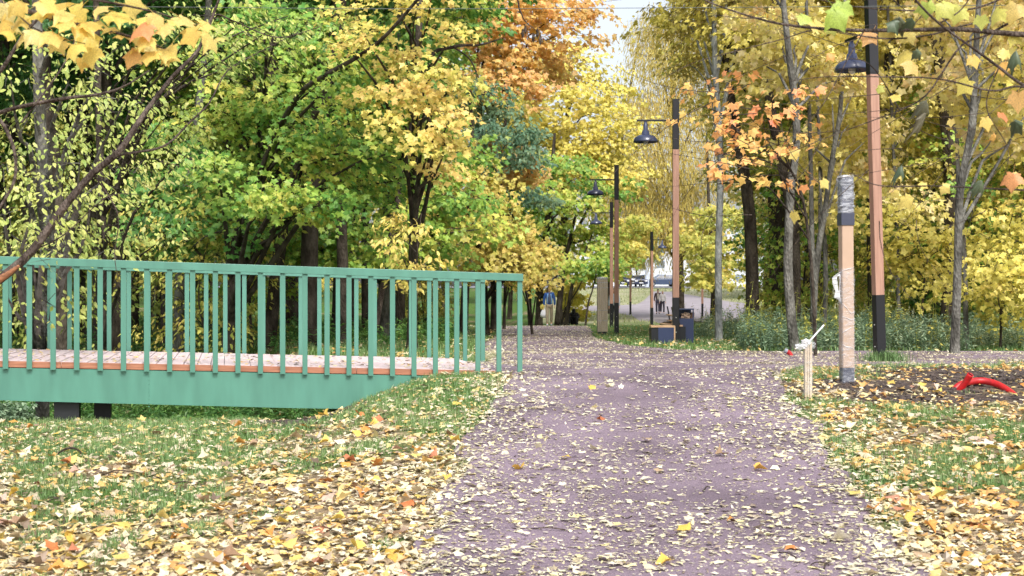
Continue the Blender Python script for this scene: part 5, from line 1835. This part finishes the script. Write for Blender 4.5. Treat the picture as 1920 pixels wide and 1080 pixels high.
# torn stub beside it
tube_obj('broken_stub', [W(-40, 545, 8.9) - np.array(ltb), W(5, 520, 8.9) - np.array(ltb), W(36, 498, 8.9) - np.array(ltb)], [.028, .022, .008], simple("torn_wood", lin(176, 120, 84), .8, col2=lin(130, 88, 62), nscale=10, stretch=(2, 8, 8), bump=.5), lt, 8, 7)
rgl = np.random.default_rng(301)


def small_spray(root, base, anchors, lsize, pal, n_each=26, rad=.3, hang=.12):
    clu = []
    for px, py, d in anchors:
        clu.append((W(px, py, d) - np.array(base), (rad, rad, rad * .7), 1.0))
    cm, tw = crown_mesh('foliage', clu, n_each, lsize, LEAF6, rgl, np.array([0, 0, 1.0]), spray=9, srad=.16, droop=.8, hang=hang)
    o = link('foliage', cm, root, L[pal]); o['kind'] = 'stuff'
    V, Q = tubes(tw, np.tile([.0025, .002, .001], (len(tw), 1)), 3)
    link('twig', fast_mesh('twig', V, Q), root, M['twig'])['kind'] = 'stuff'


an = []
for s_, d in (("30,235 90,205 140,215 200,190 250,180 120,390 175,345 240,300 285,250 330,290 360,240 430,150 500,110 560,70 590,60 480,90 420,70 250,370 215,420 60,330 30,400 70,480 20,300 150,440 100,560 90,150 150,100 200,60 270,60 320,180 390,215 530,130 620,90", 9.5),):
    for t in s_.split():
        a_, b_ = t.split(','); an.append((float(a_), float(b_), d + rf.uniform(-.4, .6)))
small_spray(lt, ltb, an, .032, 'pale', 14, .2)

# left top: maple bough with big golden leaves
mb_, mbb = branch_tree('maple_tree', "maple bough with large golden leaves reaching in at the top left corner", -420, 6.2, [
    ([(-420, 500, 6.2), (-300, 60, 6.2), (-80, -10, 6.2), (20, 12, 6.2), (120, 40, 6.2), (220, 62, 6.2), (300, 88, 6.2), (330, 112, 6.2)], .02, .002),
    ([(-80, -10, 6.2), (60, -20, 6.0), (180, 0, 6.0), (280, 20, 6.1), (360, 44, 6.2), (400, 50, 6.2)], .008, .002),
    ([(20, 12, 6.2), (60, 50, 6.1), (110, 70, 6.1), (160, 82, 6.1)], .004, .0015),
])
for px, py in [(10, 12), (40, 30), (70, 22), (105, 8), (130, 40), (150, 20), (165, 62), (140, 86), (190, 40), (185, 12), (215, 22), (240, 8), (100, 60), (60, 58), (20, 60), (5, 40), (80, 5), (262, 88), (280, 100), (305, 96), (250, 100), (320, 90), (276, 70), (340, 35), (310, 45), (365, 60), (380, 45), (350, 55), (290, 28), (270, 45), (230, 62), (170, 95), (158, 42), (30, 5), (120, 20), (390, 62)]:
    big_leaf(mb_, mbb, px, py, 6.15 + rf.uniform(-.15, .15), .078, 'bigorange' if (px > 240 and rf.random() < .3) else 'bigyellow', .3, 1.3)
    if rf.random() < .7:
        big_leaf(mb_, mbb, px + rf.uniform(-25, 25), py + rf.uniform(-16, 16), 6.2 + rf.uniform(-.2, .2), .066, 'bigyellow', .3, 1.8)

# right top: twigs with big leaves
rt_, rtb = branch_tree('maple_tree', "bare-twigged maple boughs with a few large light leaves across the top right", 2330, 7.6, [
    ([(2330, 600, 7.6), (2250, 200, 7.6), (2100, 20, 7.6), (1960, 62, 7.6), (1880, 62, 7.6), (1800, 55, 7.6), (1724, 56, 7.6), (1613, 57, 7.6), (1520, 52, 7.6), (1440, 40, 7.6), (1350, 12, 7.6), (1300, -10, 7.6)], .022, .003),
    ([(2100, 20, 7.6), (2000, 190, 7.5), (1920, 160, 7.5), (1873, 126, 7.5), (1828, 93, 7.5), (1761, 44, 7.5), (1717, 0, 7.5), (1690, -40, 7.5)], .010, .005),
    ([(2150, -20, 7.8), (2000, 10, 7.8), (1920, 30, 7.8), (1850, 66, 7.8), (1800, 88, 7.8), (1740, 175, 7.8), (1687, 207, 7.8), (1647, 222, 7.8), (1540, 262, 7.8), (1450, 300, 7.8)], .009, .0015),
    ([(1920, 30, 7.8), (1820, 45, 7.7), (1740, 66, 7.7), (1650, 72, 7.6), (1540, 55, 7.6), (1465, 74, 7.6), (1391, 93, 7.6), (1300, 118, 7.6), (1240, 150, 7.6)], .006, .0015),
    ([(2200, 330, 7.4), (2050, 200, 7.4), (1920, 163, 7.4), (1858, 170, 7.4), (1761, 148, 7.4), (1650, 144, 7.4), (1550, 144, 7.4), (1480, 152, 7.4)], .008, .0015),
    ([(2200, 330, 7.4), (2050, 360, 7.6), (1910, 356, 7.6), (1761, 349, 7.6), (1650, 348, 7.6), (1598, 326, 7.6), (1560, 322, 7.6)], .007, .0012),
    ([(2150, -20, 7.8), (1960, -30, 7.7), (1830, 15, 7.7), (1720, 20, 7.7), (1600, 12, 7.7), (1500, -10, 7.7)], .008, .002),
    ([(1761, 44, 7.5), (1800, 20, 7.5), (1830, -20, 7.5)], .005, .002),
    ([(1620, 58, 7.6), (1590, 110, 7.6), (1540, 200, 7.6), (1480, 260, 7.6), (1400, 280, 7.6)], .004, .001),
    ([(1687, 207, 7.8), (1640, 130, 7.8), (1600, 110, 7.7), (1560, 120, 7.7)], .004, .001),
    ([(1873, 126, 7.5), (1850, 200, 7.5), (1890, 280, 7.5), (1880, 340, 7.5)], .004, .001),
    ([(1540, 262, 7.8), (1500, 330, 7.8), (1440, 350, 7.8)], .003, .001),
])
rtw = np.random.default_rng(66)
P = []
for k in range(46):
    x0_, y0_ = rtw.uniform(1330, 1950), rtw.uniform(-20, 420)
    d0 = rtw.uniform(7.4, 11)
    a0 = rtw.normal(2.9, .5); ln = rtw.uniform(90, 330); bend = rtw.normal(0, .5)
    pts = [(x0_, y0_, d0)]
    for q in range(1, 6):
        a1 = a0 + bend * q / 5
        pts.append((pts[-1][0] + math.cos(a1) * ln / 5, pts[-1][1] + math.sin(a1) * ln / 5 * .8, d0 + rtw.normal(0, .03)))
    P.append(spline([W(*p) - np.array(rtb) for p in pts], 12))
V, Q = tubes(np.array(P), np.tile(np.linspace(.0028, .0008, 12), (len(P), 1)), 4)
link('twig', fast_mesh('twig', V, Q), rt_, M['twig'])['kind'] = 'stuff'
for px, py, sz, key in [(1505, 30, .085, 'biggreen'), (1530, 45, .07, 'bigyellow'), (1568, 22, .095, 'biggreen'), (1580, 10, .08, 'biggreen'), (1560, 45, .09, 'biggreen'), (1700, 100, .10, 'biggreen'), (1712, 122, .08, 'biggreen'),
                        (1812, 155, .10, 'biggreen'), (1632, 64, .07, 'bigorange'), (1658, 60, .06, 'biggreen'), (1705, 60, .07, 'bigyellow'), (1800, 18, .08, 'biggreen'), (1870, 20, .09, 'biggreen'), (1905, 12, .09, 'biggreen'),
                        (1900, 62, .08, 'biggreen'), (1885, 120, .07, 'bigorange'), (1700, 372, .07, 'bigyellow'), (1770, 350, .05, 'bigyellow'), (1910, 180, .08, 'bigorange'), (1880, 215, .07, 'bigorange'), (1900, 330, .07, 'bigorange'),
                        (1840, 35, .06, 'biggreen'), (1770, 8, .08, 'biggreen'), (1740, 10, .07, 'biggreen'), (1850, 225, .06, 'bigyellow'), (1825, 108, .06, 'bigyellow'), (1545, 340, .05, 'bigyellow'), (1680, 180, .05, 'bigyellow'),
                        (1676, 40, .065, 'dried'), (1688, 34, .06, 'dried'), (1712, 36, .05, 'dried'), (1720, 96, .05, 'dried'), (1738, 190, .05, 'dried'), (1738, 212, .05, 'dried'), (1905, 228, .06, 'dried'), (1840, 340, .05, 'dried'), (1690, 310, .05, 'dried'), (1905, 95, .045, 'dried')]:
    big_leaf(rt_, rtb, px, py, 7.55 + rf.uniform(-.1, .1), sz * 1.05, key, .8)
EXTRA = [(rf.uniform(1480, 1920), rf.uniform(-10, 420)) for _ in range(10)]
for px, py in EXTRA:
    big_leaf(rt_, rtb, px, py, 9.5 + rf.uniform(-1, 2.5), .06, rf.choice(['biggreen', 'bigyellow', 'bigyellow', 'bigorange']), .8)

# hanging birch twigs with seed bunches at the top centre
ht, htb = branch_tree('hanging_branch_tree', "dark drooping branch with brown seed bunches in front of the orange and bluish crowns", 700, 30, [
    ([(700, 640, 30), (760, 300, 30), (800, 120, 30), (850, 88, 30), (900, 84, 30), (940, 72, 30)], .07, .012),
    ([(850, 88, 30), (880, 110, 30), (895, 140, 30), (905, 160, 30), (930, 185, 30)], .02, .006),
    ([(800, -60, 29), (950, -20, 29), (975, 20, 29), (985, 40, 29), (1010, 60, 29)], .03, .006),
])
for px, py in [(906, 158), (907, 172), (985, 55), (1000, 70), (1013, 75), (1008, 62), (980, 62)]:
    o = crumple_ball('seed_bunch', tuple(W(px, py, 29.5) - np.array(htb)), (.03, .03, .09), M['twig'], ht, px)

# thin cable across the top
w_, wb_ = W(-700, -30, 13), W(2600, 28, 13)
c = empty("overhead_cable", (w_[0], 13, gzf(w_[0], 13)), 0, label="thin dark cable strung across the very top of the picture", cat="cable")
off = np.array([w_[0], 13, gzf(w_[0], 13)])
tube_obj('cable', [W(-700, 4, 13) - off, W(300, 13, 13) - off, W(1000, 16, 13) - off, W(2600, 4, 13) - off], .003, simple("cable_rubber", lin(90, 96, 92), .6), c, 60, 5)
for px in (-700, 2600):
    P0 = W(px, 0, 13); g0 = gzf(P0[0], 13)
    tube_obj('cable_pole', [np.array([P0[0], 13, g0 - .2]) - off, np.array([P0[0], 13, CAMZ + 3.0]) - off], .08, M['bark_grey'], c, 3, 10)
